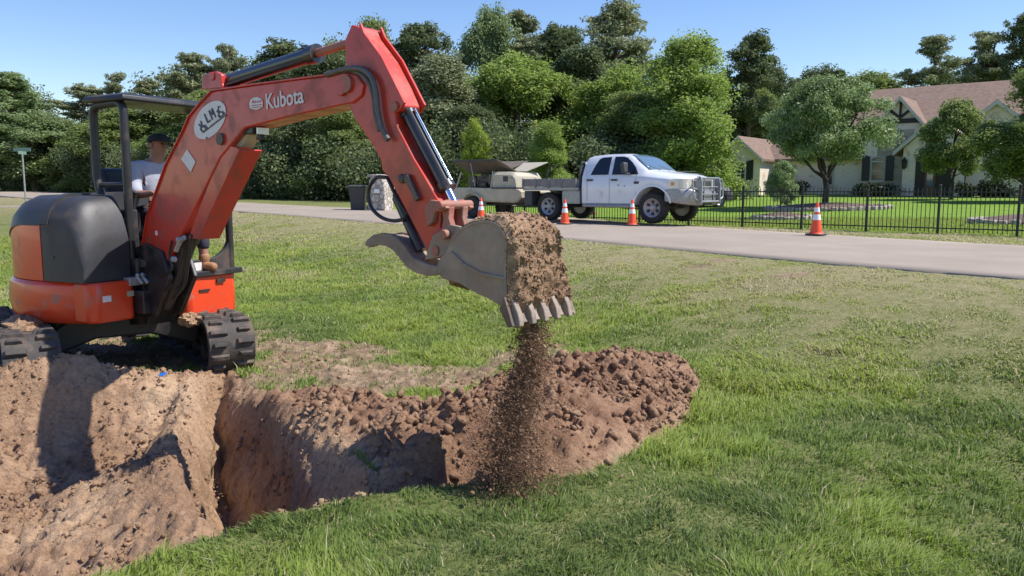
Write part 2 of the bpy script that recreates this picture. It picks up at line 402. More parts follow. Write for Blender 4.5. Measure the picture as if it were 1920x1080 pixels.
def build_ground():
    xs = axis_pts(-5.8, 2.3, .021, -420, 420, 1.055)
    ys = axis_pts(2.9, 8.4, .021, -60, 600, 1.05)
    X, Y = np.meshgrid(xs, ys); x = X.ravel(); y = Y.ravel()
    z, dirt, bare, mpit, dh = terrain(x, y)
    w, t = wt(x, y)
    # small sideways jitter in dug faces breaks up the heightfield look
    j = np.clip(mpit, 0, 1)*sst(-.75, -1.05, z)
    x2 = x + j*(.26*(fbm(y, z*1.5, 2.6, 4, 101, .6)-.5)+.05*(fbm(y, z, 16, 2, 107)-.5)); y2 = y + j*(.16*(fbm(x, z*1.5, 3, 4, 103, .6)-.5)+.04*(fbm(x, z, 17, 2, 109)-.5))
    V = np.stack([x2, y2, z], 1)
    nx, ny = len(xs), len(ys)
    idx = np.arange(nx*ny).reshape(ny, nx)
    F = np.stack([idx[:-1, :-1].ravel(), idx[:-1, 1:].ravel(), idx[1:, 1:].ravel(), idx[1:, :-1].ravel()], 1)
    wn = wnear(t); wf = wfar(t)
    dryness = sst(wn-5.5, wn-1.0, w+1.2*(fbm(x, y, .7, 3, 5)-.5))*.75
    dryness = np.where(w > wf, .45*(1-sst(24.2, 24.8, w)), dryness)
    dryness = np.clip(dryness+.5*(fbm(x, y, 1.1, 4, 15)-.5), 0, 1)
    lawn = sst(24.0, 24.5, w)*sst(-32, -26, t)
    d = np.maximum(dirt, bare)
    fp = mpit[F].mean(1) > .5
    fh = (~fp) & (dirt[F].mean(1) > .5)
    fg = ~(fp | fh)
    heapm = sst(-.1, .2, dh)
    def sub(mask, name, mat, attrs):
        f = F[mask]; u, inv = np.unique(f.ravel(), return_inverse=True)
        return np_mesh(name, V[u], inv.reshape(-1, 4), mat, {k: ('POINT', a[u]) for k, a in attrs.items()}, smooth=True)
    A = {'dirt': d, 'dry': dryness, 'lawn': lawn, 'heap': heapm}
    g = sub(fg, 'ground', M['ground'], A); tag(g, kind='structure', label='grassy ground of the verge, field and lawn')
    p = sub(fp, 'pit', M['soil'], A); tag(p, kind='structure', label='dug clay pit with a deep trench beside the excavator')
    h = sub(fh, 'spoil_heap', M['soil'], A)
    tag(h, 'low heap of crumbly reddish brown spoil lying on the grass beside the trench', 'spoil heap')
build_ground()

def ribbon(name, near, far, label, dz=0.0, cols=10, n=260, skirt=.12, mat=None):
    """near/far: list of world (x,y) polylines with same parameter"""
    na = np.array(near); fa = np.array(far)
    def res(a):
        s = np.r_[0, np.cumsum(np.hypot(*np.diff(a, axis=0).T))]; u = np.linspace(0, s[-1], n)
        return np.stack([np.interp(u, s, a[:, 0]), np.interp(u, s, a[:, 1])], 1)
    na = res(na); fa = res(fa); V = []; F = []
    k = cols+3
    for i in range(n):
        row = [na[i]]+[na[i]*(1-c/cols)+fa[i]*c/cols for c in range(cols+1)]+[fa[i]]
        for j, q in enumerate(row):
            zz = float(Hr(q[0], q[1]))+dz+.012*math.sin(math.pi*min(max((j-1)/cols, 0), 1))
            if j in (0, k-1): zz -= skirt
            V.append((q[0], q[1], zz))
    for i in range(n-1):
        for j in range(k-1):
            F.append((i*k+j, (i+1)*k+j, (i+1)*k+j+1, i*k+j+1))
    o = np_mesh(name, np.array(V), np.array(F), mat or M['road'], smooth=False)
    tag(o, label, kind='structure'); return o
def smooth1(T, Wd, ts):
    w = np.interp(ts, T, Wd); k = np.ones(9)/9
    wp = np.pad(w, 4, mode='edge'); return np.convolve(wp, k, 'valid')
ts = np.linspace(-118, 40, 160)
wn1 = smooth1(T_N, W_N, ts); wf1 = smooth1(T_F, W_F, ts)
wob = .06*(fbm(ts, ts*0, 1.2, 3, 9)-.5)*2
def from_wt(w, t): return (UX*t+VX*w, UY*t+VY*w)
ribbon('road', [from_wt(a+b_, t) for a, b_, t in zip(wn1, wob, ts)], [from_wt(a, t) for a, t in zip(wf1, ts)], 'pale concrete residential road curving away to the left')
# small concrete side lane at far left
la = [on_ground(-160, 391), on_ground(-40, 390), on_ground(44, 390), on_ground(110, 391)]
lb = [on_ground(-160, 386), on_ground(-40, 386), on_ground(44, 387), on_ground(110, 388)]
LV = [];
for a in la+lb: LV.append((a.x, a.y, a.z+.03))
mb = MB(); n_ = 4
vs = [(a.x, a.y, a.z+.035) for a in la]+[(b.x, b.y, b.z+.035) for b in lb]
mb.add(vs+[(v[0], v[1], v[2]-.15) for v in vs], [(i, i+1, 4+i+1, 4+i) for i in range(3)]+[(8+i, 8+i+1, i+1, i) for i in range(3)])
tag(mb.build('path', M['road'], smooth=0), 'thin strip of concrete path at the far left', kind='structure')

# ------------------------------------------------------------------ grass blades
def foliage_mat(name, cols, transl=.35, rough=.6, attr='tint', spec=.25, up=0):
    m, nt, b = newmat(name); N = nt.nodes; L = nt.links
    a = N.new('ShaderNodeAttribute'); a.attribute_name = attr
    r = N.new('ShaderNodeValToRGB'); e = r.color_ramp.elements
    while len(e) > 1: e.remove(e[-1])
    e[0].position = cols[0][0]; e[0].color = c4(cols[0][1])
    for p, c in cols[1:]: e.new(p).color = c4(c)
    L.new(a.outputs['Fac'], r.inputs[0]); L.new(r.outputs[0], b.inputs['Base Color'])
    b.inputs['Roughness'].default_value = rough; b.inputs['Specular IOR Level'].default_value = spec
    t = N.new('ShaderNodeBsdfTranslucent'); mx = N.new('ShaderNodeMixShader'); mx.inputs[0].default_value = transl
    hs = N.new('ShaderNodeHueSaturation'); hs.inputs['Value'].default_value = 1.25; hs.inputs['Saturation'].default_value = 1.1
    L.new(r.outputs[0], hs.inputs['Color']); L.new(hs.outputs[0], t.inputs['Color'])
    L.new(b.outputs[0], mx.inputs[1]); L.new(t.outputs[0], mx.inputs[2])
    if up:
        ge = N.new('ShaderNodeNewGeometry'); va = N.new('ShaderNodeVectorMath'); va.operation = 'ADD'; va.inputs[1].default_value = (0, 0, up)
        vm = N.new('ShaderNodeVectorMath'); vm.operation = 'NORMALIZE'
        L.new(ge.outputs['Normal'], va.inputs[0]); L.new(va.outputs[0], vm.inputs[0]); L.new(vm.outputs[0], b.inputs['Normal'])
    L.new(mx.outputs[0], N['Material Output'].inputs[0]); return m
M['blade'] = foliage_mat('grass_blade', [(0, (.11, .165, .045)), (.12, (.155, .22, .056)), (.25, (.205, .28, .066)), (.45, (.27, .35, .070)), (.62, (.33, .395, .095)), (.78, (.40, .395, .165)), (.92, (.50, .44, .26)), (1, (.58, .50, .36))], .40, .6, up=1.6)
def build_grass():
    rng = np.random.default_rng(4)
    P = []
    def wedge(r0, r1, dens, power):
        n = int(1.50*.5*(r1*r1-r0*r0)*dens); r = np.sqrt(rng.uniform(r0*r0, r1*r1, n)); a = rng.uniform(-.70, .80, n)
        keep = rng.uniform(0, 1, n) < (r0/r)**power
        return np.stack([r[keep]*np.sin(a[keep]), r[keep]*np.cos(a[keep])], 1)
    P = [wedge(2.6, 5.0, 19000, 1.0), wedge(5.0, 9.0, 11500, 1.3), wedge(9.0, 16, 5000, 1.5), wedge(16, 32, 1600, 1.5)]
    P = np.concatenate(P); x, y = P[:, 0], P[:, 1]
    z, dirt, bare, mp, dh = terrain(x, y)
    w, t = wt(x, y); d = np.hypot(x, y)
    wn = wnear(t); wf = wfar(t)
    dist_edge = wn-w
    on = (w < wn-.04+.12*(fbm(x, y, 3, 2, 3)-.5)) | ((w > wf+.05))
    clump = fbm(x, y, 4.5, 3, 201)
    patch = fbm(x, y, .75, 4, 205)
    pr = (1-sst(.12, .5, dirt))*(1-.93*sst(.25, .7, bare))*(.6+.8*sst(.3, .6, clump))
    shortz = sst(5.2, 1.2, dist_edge+2.0*(fbm(x, y, .8, 3, 33)-.5))      # worn verge near the road
    shortz = np.where(w > wf, .8, shortz)
    pr = pr*(1-.35*shortz)
    keep = on & (rng.uniform(0, 1, len(x)) < pr)
    x, y, z, d, clump, patch, shortz, dist_edge, w, bare, t = [q[keep] for q in (x, y, z, d, clump, patch, shortz, dist_edge, w, bare, t)]
    n = len(x)
    lawn = (w > 24.4)
    L_ = (.032+.034*sst(.3, .7, clump))*rng.uniform(.5, 1.45, n)*(1-.62*shortz)*(1+.012*d)
    L_ *= .8+.5*sst(.4, .65, patch)
    L_[lawn] = .05*rng.uniform(.6, 1.2, lawn.sum())*(1+.02*d[lawn])
    tall = rng.uniform(0, 1, n) < .02; L_[tall] *= 1.8
    wd = (.0022+.0010*d**.85)*rng.uniform(.7, 1.2, n)*.62
    ang = rng.uniform(0, 2*np.pi, n) ; lean = rng.uniform(.2, 1.35, n)**1.0
    flow = fbm(x, y, 1.6, 2, 301)*2*np.pi*2
    lx = np.cos(ang)*.6+np.cos(flow)*.5; ly = np.sin(ang)*.6+np.sin(flow)*.5
    side = np.stack([-np.sin(ang+rng.normal(0, .6, n)), np.cos(ang), 0*x], 1)
    side /= np.linalg.norm(side, axis=1)[:, None]
    base = np.stack([x, y, z-.01], 1); up = np.array([0, 0, 1.])
    ln = np.stack([lx, ly, 0*x], 1)*lean[:, None]
    p1 = base+(up*.52+ln*.25)*L_[:, None]; p2 = base+(up*.80+ln*.95)*L_[:, None]
    s0 = side*wd[:, None]
    V = np.stack([base-s0, base+s0, p1+s0*.8, p1-s0*.8, p2], 1).reshape(-1, 3)
    b5 = np.arange(n)*5
    F = np.concatenate([np.stack([b5, b5+1, b5+2], 1), np.stack([b5, b5+2, b5+3], 1), np.stack([b5+3, b5+2, b5+4], 1)])
    tint = .05+.55*sst(.25, .8, patch)+.22*(rng.uniform(0, 1, n)-.5)+.12*(clump-.5)
    bright = sst(.45, .75, fbm(x, y, .55, 3, 401))*.18
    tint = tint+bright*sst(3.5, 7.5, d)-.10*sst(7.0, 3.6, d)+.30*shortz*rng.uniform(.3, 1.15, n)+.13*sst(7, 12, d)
    dead = rng.uniform(0, 1, n) < (.05+.45*shortz*sst(.35, .6, fbm(x, y, 1.1, 3, 55))+.08*shortz+.15*bare); tint[dead] = rng.uniform(.78, 1, dead.sum())
    tint[lawn] = rng.uniform(.35, .62, lawn.sum())
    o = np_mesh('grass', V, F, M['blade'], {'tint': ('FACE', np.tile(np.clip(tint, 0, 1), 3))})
    tag(o, 'green and straw coloured grass blades over the field and verge', kind='stuff', cat='grass')
    print('blades', n)
build_grass()

# ------------------------------------------------------------------ clods on the dug soil
def clod_mesh(name, cs, rs, mat, label, seed, kindtag='stuff', cat=None, attr_heap=None, low=False):
    rng = np.random.default_rng(seed)
    # base shape: noisy octahedron subdivided once
    t = (1+5**.5)/2
    v = np.array([(-1, t, 0), (1, t, 0), (-1, -t, 0), (1, -t, 0), (0, -1, t), (0, 1, t), (0, -1, -t), (0, 1, -t), (t, 0, -1), (t, 0, 1), (-t, 0, -1), (-t, 0, 1)])
    v = v/np.linalg.norm(v, axis=1)[:, None]
    f = np.array([(0, 11, 5), (0, 5, 1), (0, 1, 7), (0, 7, 10), (0, 10, 11), (1, 5, 9), (5, 11, 4), (11, 10, 2), (10, 7, 6), (7, 1, 8), (3, 9, 4), (3, 4, 2), (3, 2, 6), (3, 6, 8), (3, 8, 9), (4, 9, 5), (2, 4, 11), (6, 2, 10), (8, 6, 7), (9, 8, 1)])
    if low:
        v = np.array([(1, 0, 0), (-1, 0, 0), (0, 1, 0), (0, -1, 0), (0, 0, 1), (0, 0, -1.)]); f = np.array([(0, 2, 4), (2, 1, 4), (1, 3, 4), (3, 0, 4), (2, 0, 5), (1, 2, 5), (3, 1, 5), (0, 3, 5)])
    nv = len(v); nf = len(f)
    n = len(cs); q = rng.normal(0, 1, (n, 3, 3)); Q, _ = np.linalg.qr(q)
    sc = rng.uniform(.5, 1.45, (n, 1, 3)); jit = rng.uniform(.58, 1.35, (n, nv, 1))
    P = np.einsum('nij,nkj->nki', Q, v[None]*sc*jit)*rs[:, None, None]+cs[:, None, :]
    F = (f[None]+(np.arange(n)*nv)[:, None, None]).reshape(-1, 3)
    at = {'heap': ('FACE', np.repeat(rng.uniform(0, 1, n) if attr_heap is None else attr_heap, nf))}
    o = np_mesh(name, P.reshape(-1, 3), F, mat, at, smooth=False)
    tag(o, label, kind=kindtag, cat=cat); return o
def build_clods():
    rng = np.random.default_rng(12)
    n = 230000
    x = rng.uniform(-5.5, 2.3, n); y = rng.uniform(2.9, 8.0, n)
    z, dirt, bare, mp, dh = terrain(x, y)
    heap = sst(-.05, .15, dh); pr = dirt*(.9+.1*heap)+.08*bare+.10*sst(-.4, 0, dh)
    pr *= .15+1.3*sst(.38, .66, fbm(x, y, 3, 4, 91))
    k = rng.uniform(0, 1, n) < pr*.62
    x, y, z, heap = x[k], y[k], z[k], heap[k]
    r = .0034+(.018+.016*heap)*rng.uniform(0, 1, len(x))**12
    C3 = np.stack([x, y, z+r*.3], 1); hp_ = np.clip(heap*.8+rng.normal(.1, .3, len(x)), 0, 1); b_ = r > .011
    clod_mesh('soil_clods', C3[b_], r[b_], M['soil'], 'clods of reddish soil over the heap and pit', 3, attr_heap=hp_[b_])
    clod_mesh('soil_crumbs', C3[~b_], r[~b_], M['soil'], 'fine crumbs of reddish soil over the heap and pit', 5, attr_heap=hp_[~b_], low=True)
    print('clods', len(x))
build_clods()
# ------------------------------------------------------------------ trees
def leaves(centers, radii, n_per, size, rng, asp=1.6, shell=.55, upb=.35, droop=0, tintc=None):
    K = len(centers); C_ = np.repeat(np.array(centers), n_per, 0); Rr = np.repeat(np.array(radii), n_per, 0)
    n = len(C_); d = rng.normal(0, 1, (n, 3)); dn = np.linalg.norm(d, axis=1)[:, None]
    P = C_+d/dn*np.minimum(dn, 2.1)*Rr*.56; d = d/dn
    nr = d*.5+rng.normal(0, .6, (n, 3))+np.array([0, 0, upb]); nr /= np.linalg.norm(nr, axis=1)[:, None]
    a = np.cross(nr, rng.normal(0, 1, (n, 3))); a /= np.linalg.norm(a, axis=1)[:, None]
    b = np.cross(nr, a); s = size*rng.uniform(.6, 1.35, n)[:, None]
    V = np.stack([P-a*s*asp*.5, P-b*s*.5+nr*s*.12, P+a*s*asp*.5, P+b*s*.5+nr*s*.12], 1)
    tc = rng.uniform(0, 1, K) if tintc is None else np.array(tintc)
    tint = .5*np.repeat(tc, n_per)+.5*rng.uniform(0, 1, n)
    return V.reshape(-1, 3), tint
def leaf_obj(name, V, tint, mat, parent):
    n = len(V)//4
    return np_mesh(name, V, np.arange(n*4).reshape(n, 4), mat, {'tint': ('FACE', tint)}, parent=parent)
M['lf_mid'] = foliage_mat('leaf_mid_green', [(0, (0.116, 0.166, 0.051)), (.5, (0.202, 0.259, 0.085)), (1, (0.328, 0.367, 0.132))], .38)
M['lf_dark'] = foliage_mat('leaf_dark_green', [(0, (0.073, 0.099, 0.048)), (.5, (0.127, 0.161, 0.072)), (1, (0.211, 0.242, 0.110))], .32)
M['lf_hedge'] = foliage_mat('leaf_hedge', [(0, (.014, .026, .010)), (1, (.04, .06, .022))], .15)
M['lf_bright'] = foliage_mat('leaf_bright_green', [(0, (0.164, 0.242, 0.060)), (.5, (0.260, 0.343, 0.090)), (1, (0.385, 0.466, 0.142))], .42)
M['lf_yel'] = foliage_mat('leaf_yellow_green', [(0, (0.193, 0.267, 0.048)), (.5, (0.328, 0.400, 0.076)), (1, (0.502, 0.551, 0.128))], .45)
M['lf_pine'] = foliage_mat('pine_needles', [(0, (0.151, 0.173, 0.100)), (.5, (0.250, 0.282, 0.149)), (1, (0.414, 0.424, 0.252))], .3)
M['lf_grey'] = foliage_mat('grey_green_leaves', [(0, (0.125, 0.177, 0.072)), (.5, (0.213, 0.284, 0.118)), (1, (0.397, 0.476, 0.251))], .35, .45)
M['bark'] = pm('bark', (.085, .062, .045), (.14, .11, .085), 12, .9, bump=.6, bscale=18)
M['barkdk'] = pm('dark_bark', (.035, .027, .022), (.06, .048, .04), 12, .9, bump=.6, bscale=18)

def limb(mb, a, b, r0, r1, rng, seg=6, n=5, bend=.08):
    a = Vector(a); b = Vector(b); L_ = (b-a).length; pts = []
    off = Vector((rng.normal(), rng.normal(), rng.normal()*.3))*L_*bend
    for i in range(n+1):
        t = i/n; pts.append(a.lerp(b, t)+off*math.sin(math.pi*t)+Vector((rng.normal(), rng.normal(), 0))*L_*.012)
    mb.tube(pts, [r0+(r1-r0)*i/n for i in range(n+1)], seg)
def proto_tree(kind, seed, leafmat, name, label, cat='tree'):
    rng = np.random.default_rng(seed)
    root = thing(name, (0, 0, 0), label, cat)
    tr = MB(); C_ = []; Rd = []; npc = 150; size = .10; asp = 1.6; shell = .4
    if kind in ('oak', 'full', 'conic'):
        K = {'oak': 30, 'full': 40, 'conic': 46}[kind]
        z0 = {'oak': 2.0, 'full': .2, 'conic': .4}[kind]
        for i in range(K):
            u = rng.uniform(0, 1)**.9; a = rng.uniform(0, 2*math.pi)
            if kind == 'oak': prof = math.sin(math.pi*min(max(.06+u*.92, 0), 1))**.55
            elif kind == 'full': prof = (1-u**2.6)**.6*(.75+.25*min(u*4, 1))
            else: prof = (1-u)**.75*(.95)+.08
            rr = 3.0*prof*(rng.uniform(.35, 1)**.45)*(1+.18*math.sin(3*a+seed)+.12*math.sin(5*a+7*u))
            cr = rng.uniform(.5, .95)*(.75 if kind == 'conic' else 1)
            zz = z0+(10-z0-.4)*u+rng.normal(0, .15)
            big = (1.4 if kind != 'conic' else .8)*rng.uniform(.7, 1.1)*(1-.35*u)
            cc = np.array([rr*.72*math.cos(a), rr*.72*math.sin(a), min(zz, 10-big*.7)])
            for q in range(16):
                dd = rng.normal(0, 1, 3); dd[2] = abs(dd[2])*.9-.25; dd /= np.linalg.norm(dd); c_ = cc+dd*big*rng.uniform(.55, 1.08)*np.array([1, 1, .8])
                if c_[2] < .15: c_[2] = .15+rng.uniform(0, .4)
                k_ = rng.uniform(.22, .70); c_ = c_+rng.normal(0, .16, 3); c_[2] = max(c_[2], .15); C_.append(tuple(c_)); Rd.append((k_, k_, k_*rng.uniform(.6, 1.5)))
        limb(tr, (0, 0, -.3), (0.1, 0, 8.5), .26, .04, rng, 8, 8, .02)
        for c in C_[::17]:
            zb = max(1.2, c[2]-1.6); limb(tr, (0.02, 0, zb), c, .09*(1-zb/12), .02, rng)
    elif kind == 'pine':
        limb(tr, (0, 0, -.3), (.25*rng.normal(), .2, 9.5), .20, .04, rng, 8, 9, .02)
        for i in range(38):
            u = rng.uniform(0, 1); zz = 4.6+5.1*u; a = rng.uniform(0, 2*math.pi)
            rr = (2.6*(1-u)**.6+.2)*rng.uniform(.35, 1); c = (rr*math.cos(a), rr*math.sin(a), zz)
            limb(tr, (0, 0, zz-.6), c, .055, .015, rng)
            for q in range(7):
                w_ = rng.uniform(.45, 1.1); C_.append((c[0]*w_+rng.normal(0, .22), c[1]*w_+rng.normal(0, .22), c[2]-.5*(1-w_)+abs(rng.normal(0, .14))+.05)); Rd.append((rng.uniform(.16, .38), rng.uniform(.16, .38), rng.uniform(.10, .20)))
        for i in range(5):
            zz = rng.uniform(2.5, 5); a = rng.uniform(0, 6.28); limb(tr, (0, 0, zz), (.8*math.cos(a), .8*math.sin(a), zz+.2), .03, .01, rng)
        npc = 85; size = .070; asp = 2.8; shell = .15
    elif kind == 'pinefull':
        limb(tr, (0, 0, -.3), (0, 0, 9.6), .24, .04, rng, 8, 9, .01)
        for i in range(110):
            u = rng.uniform(0, 1); zz = 2.0+7.8*u; a = rng.uniform(0, 2*math.pi)
            rr = (2.7*(1-u)**.6+.25)*rng.uniform(.45, 1.05); c = (rr*math.cos(a), rr*math.sin(a), zz)
            if i % 2: limb(tr, (0, 0, zz-.5), c, .05, .012, rng)
            for q in range(4):
                w_ = rng.uniform(.5, 1.1); C_.append((c[0]*w_+rng.normal(0, .2), c[1]*w_+rng.normal(0, .2), c[2]-.4*(1-w_)+rng.normal(0, .15))); Rd.append((rng.uniform(.2, .42), rng.uniform(.2, .42), rng.uniform(.14, .30)))
        npc = 78; size = .074; asp = 2.8; shell = .15
    elif kind == 'yard':      # wide rounded yard tree, several rising limbs
        limb(tr, (0, 0, -.3), (0, .02, 1.9), .17, .15, rng, 10, 6, .01)
        for i in range(110):
            u = rng.uniform(0, 1); a = rng.uniform(0, 2*math.pi)
            prof = math.sin(math.pi*(.13+.83*u))**.6
            rr = 3.35*prof*rng.uniform(.2, 1)**.45*(1+.10*math.sin(4*a+1))
            cr = rng.uniform(.38, .68); C_.append((rr*.9*math.cos(a), rr*.9*math.sin(a), 2.9+3.9*u-.35*(rr/3)**2*(1-u))); Rd.append((cr, cr, cr*.75))
        for a, r_, z_ in ((.2, 1.5, 4.6), (2.0, 1.2, 5.2), (3.1, 2.2, 3.6), (4.4, 1.4, 4.8), (5.6, 1.7, 4.2), (3.5, .7, 5.6), (1.1, 1.9, 4.0)):
            e = Vector((r_*math.cos(a), r_*math.sin(a), z_)); limb(tr, (0, 0, 1.5), e, .095, .04, rng, 8, 6, .10)
            for q in range(6):
                c = C_[rng.integers(len(C_))]; cc = Vector(c)
                if (cc-e).length < 2.4: limb(tr, e, cc, .04, .012, rng)
        npc = 420; size = .085; asp = 1.7; shell = .25
    elif kind == 'small':
        limb(tr, (0, 0, -.3), (0, 0, 4.4), .09, .02, rng, 8, 7, .02)
        for i in range(62):
            u = rng.uniform(0, 1); a = rng.uniform(0, 2*math.pi); rr = 1.75*(math.sin(math.pi*(.16+.82*u))**.8)*rng.uniform(.3, 1)**.5
            cr = rng.uniform(.25, .5); C_.append((rr*math.cos(a), rr*math.sin(a), 1.5+3.5*u)); Rd.append((cr, cr, cr*.8))
            if i % 3 == 0: limb(tr, (0, 0, 1.1+2.6*u), C_[-1], .035, .01, rng)
        npc = 330; size = .085; asp = 1.7; shell = .25
    V, tint = leaves(C_, Rd, npc, size, rng, asp, shell)
    leaf_obj('crown', V, tint, leafmat, root)
    tr.build('trunk', M['barkdk'] if kind in ('yard', 'small') else M['bark'], root, smooth=60, fixn=False)
    H_ = V[:, 2].max(); Wd = np.percentile(np.hypot(V[:, 0], V[:, 1]), 97)
    root['_h'] = float(H_); root['_w'] = float(Wd)
    return root
def copy_tree(o, name, loc, rz, sc, label, group, crown_mat=None):
    r = o.copy(); r.name = name; SC.collection.objects.link(r)
    for ch in list(o.children):
        c = ch.copy(); SC.collection.objects.link(c); c.parent = r
        if crown_mat and c.name.startswith('crown'):
            c.material_slots[0].link = 'OBJECT'; c.material_slots[0].material = crown_mat
    r.location = loc; r.rotation_euler = (0, 0, rz); r.scale = sc; r['label'] = label
    if group: r['group'] = group
    return r
used = set(); PROT = {}
def place_tree(kind, var, mat, px, top, width, Y, label, name=None, group='trees of the wood across the road', squash=None, zb=None, cat='tree'):
    nm = name or {'pine': 'pine_tree', 'pinefull': 'pine_tree', 'oak': 'broadleaf_tree', 'full': 'broadleaf_tree', 'conic': 'evergreen_tree', 'yard': 'yard_tree', 'small': 'young_tree'}[kind]
    key = (kind, var)
    b = at_y(px, 355, Y); z0 = Hs(b.x, b.y) if zb is None else zb
    T = at_y(px, top, Y)
    if key not in PROT:
        PROT[key] = proto_tree(kind, var*13+len(kind), M[mat], nm, label, cat); PROT[key]['_m'] = mat
    o = PROT[key]; H_ = o['_h']; Wd = o['_w']
    depth = Y*cp
    sz = (T.z-z0)/H_; sx = (width/2/FPX*depth)/Wd
    rz = (len(used)*2.39) % 6.28
    args = ((b.x, b.y, z0), rz, (sx, sx, sz))
    if key in used:
        r = copy_tree(o, nm, *args, label, group, M[mat])
    else:
        used.add(key); r = o; r.location, r.rotation_euler, r.scale = args[0], (0, 0, rz), args[2]; r['group'] = group; r['label'] = label
    if group is None and 'group' in r: del r['group']
    used.add((px, top)); return r
GW = 'trees of the wood across the road'
for a in [
    # kind, var, mat, px, top, width, Y, label
    ('pinefull', 1, 'lf_grey', 28, 130, 200, 80, 'massive tall pine filling the left edge of the photo'),
    ('pine', 1, 'lf_pine', 167, 155, 156, 80, 'pine with flat top just left of the excavator canopy'),
    ('pine', 2, 'lf_pine', 230, 133, 80, 80, 'thin open pine rising directly above the excavator canopy corner'),
    ('pine', 3, 'lf_pine', 290, 145, 119, 76, 'small umbrella topped pine above the canopy roof, between a thin and a large pine'),
    ('pine', 4, 'lf_pine', 366, 98, 153, 72, 'large leaning pine with layered plates just left of the boom elbow'),
    ('pine', 2, 'lf_pine', 437, 80, 114, 74, 'pine whose top shows over the boom elbow behind the cylinder bracket'),
    ('oak', 1, 'lf_grey', 70, 205, 210, 77, 'rounded mid green tree behind the street name sign'),
    ('full', 2, 'lf_mid', 180, 228, 170, 74, 'bushy green tree left of the canopy post'),
    ('full', 1, 'lf_bright', 330, 228, 150, 64, 'sunlit yellow green tree seen through the open canopy behind the driver'),
    ('oak', 2, 'lf_mid', 390, 165, 190, 64, 'green broadleaf tree behind the lower boom'),
    ('full', 3, 'lf_mid', 250, 190, 200, 72, 'broad tree behind the canopy roof'),
    ('pinefull', 2, 'lf_dark', 540, 70, 230, 60, 'dark dense tree framed by the boom arch, left half'),
    ('full', 2, 'lf_dark', 620, 90, 210, 54, 'dark dense tree framed by the boom arch, right half'),
    ('oak', 3, 'lf_mid', 690, 24, 150, 64, 'tall green tree whose top shows around the elbow of the arm'),
    ('pinefull', 3, 'lf_dark', 795, 34, 190, 62, 'dark topped pine right of the arm elbow'),
    ('conic', 1, 'lf_pine', 830, 95, 190, 52, 'soft dense evergreen beside the bucket cylinder'),
    ('oak', 2, 'lf_grey', 912, 3, 130, 68, 'pale grey green tall tree, highest of the left centre group'),
    ('pine', 3, 'lf_pine', 972, 14, 143, 70, 'thin pale pine next to the highest grey green tree'),
    ('pinefull', 1, 'lf_dark', 1050, 38, 180, 63, 'dark pointed pine above the flatbed of the pickup'),
    ('oak', 1, 'lf_bright', 965, 92, 210, 55, 'sunlit rounded light green tree above the beige compressor trailer'),
    ('full', 3, 'lf_dark', 880, 190, 170, 50, 'dark shadowed tree behind the open trailer hood'),
    ('conic', 2, 'lf_dark', 1090, 75, 190, 58, 'dark tree directly behind the pickup cab'),
    ('pinefull', 2, 'lf_pine', 1152, -12, 195, 66, 'tallest pine cut by the top edge of the photo'),
    ('full', 1, 'lf_bright', 1150, 110, 200, 54, 'bright green tree below the tallest pine'),
    ('oak', 3, 'lf_mid', 1200, 165, 190, 50, 'mid green tree just behind the pickup roof'),
    ('full', 2, 'lf_bright', 1285, 52, 215, 47, 'big bright broad tree standing at the left end of the brick house'),
    ('pinefull', 3, 'lf_dark', 1397, 55, 160, 76, 'dark round topped pine between the big bright tree and the house'),
    ('oak', 2, 'lf_dark', 1450, 112, 150, 86, 'dark tree behind the grey green yard tree, left one'),
    ('oak', 1, 'lf_dark', 1530, 116, 150, 88, 'dark tree behind the grey green yard tree, right one'),
    ('full', 3, 'lf_mid', 1625, 128, 190, 90, 'low domed wood tree behind the left end of the main roof'),
    ('pine', 1, 'lf_pine', 1741, 60, 130, 84, 'lone open pine standing above the house roof'),
    ('pine', 4, 'lf_pine', 1835, 55, 143, 86, 'open pine above the right part of the roof'),
    ('pinefull', 1, 'lf_dark', 1905, 10, 130, 84, 'tall dark pine in the upper right corner'),
    ('oak', 3, 'lf_dark', 1800, 122, 180, 92, 'dark broad tree low behind the right half of the roof'),
    ('conic', 1, 'lf_bright', 1030, 222, 90, 42, 'small pale green pyramidal tree behind the flatbed'),
    ('full', 1, 'lf_yel', 895, 215, 62, 43, 'yellow green bushy tree between bucket cylinder and trailer hood'),
    ('conic', 2, 'lf_mid', 640, 200, 150, 50, 'shaded tree behind the rubbish bin'),
    ('oak', 1, 'lf_mid', 1400, 150, 130, 80, 'green tree behind the left gable of the house'),
]: place_tree(*a)

# shrub layer and distant wood as masses nobody could count
def mass(name, path, hts, dens, mat, label, seed, size=.3, thick=3, clr=1.1):
    rng = np.random.default_rng(seed); C_ = []; Rd = []
    for (x0, y0), (x1, y1) in zip(path[:-1], path[1:]):
        L_ = math.hypot(x1-x0, y1-y0); n = int(L_*dens)
        for i in range(n):
            u = rng.uniform(); x = x0+(x1-x0)*u+rng.normal(0, thick*.35); y = y0+(y1-y0)*u+rng.normal(0, thick*.35)
            h = hts*(.6+.7*float(fbm(np.array([x]), np.array([y]), .12, 2, seed)[0])); z = rng.uniform(0, h)
            C_.append((x, y, Hs(x, y)+z)); Rd.append((clr, clr, clr*.75))
    V, t = leaves(C_, Rd, 260, size*.42, rng, 1.6, .3)
    o = leaf_obj(name, V, t, M[mat], None); tag(o, label, kind='stuff', cat='woodland')
def xy(px, Y): p = at_y(px, 355, Y); return (p.x, p.y)
mass('undergrowth', [xy(-80, 84), xy(100, 79), xy(200, 71), xy(300, 63), xy(450, 54), xy(700, 48), xy(860, 45), xy(1000, 46), xy(1340, 48)], 3.6, 6.0, 'lf_dark', 'dark shrubs and undergrowth along the edge of the wood', 5)
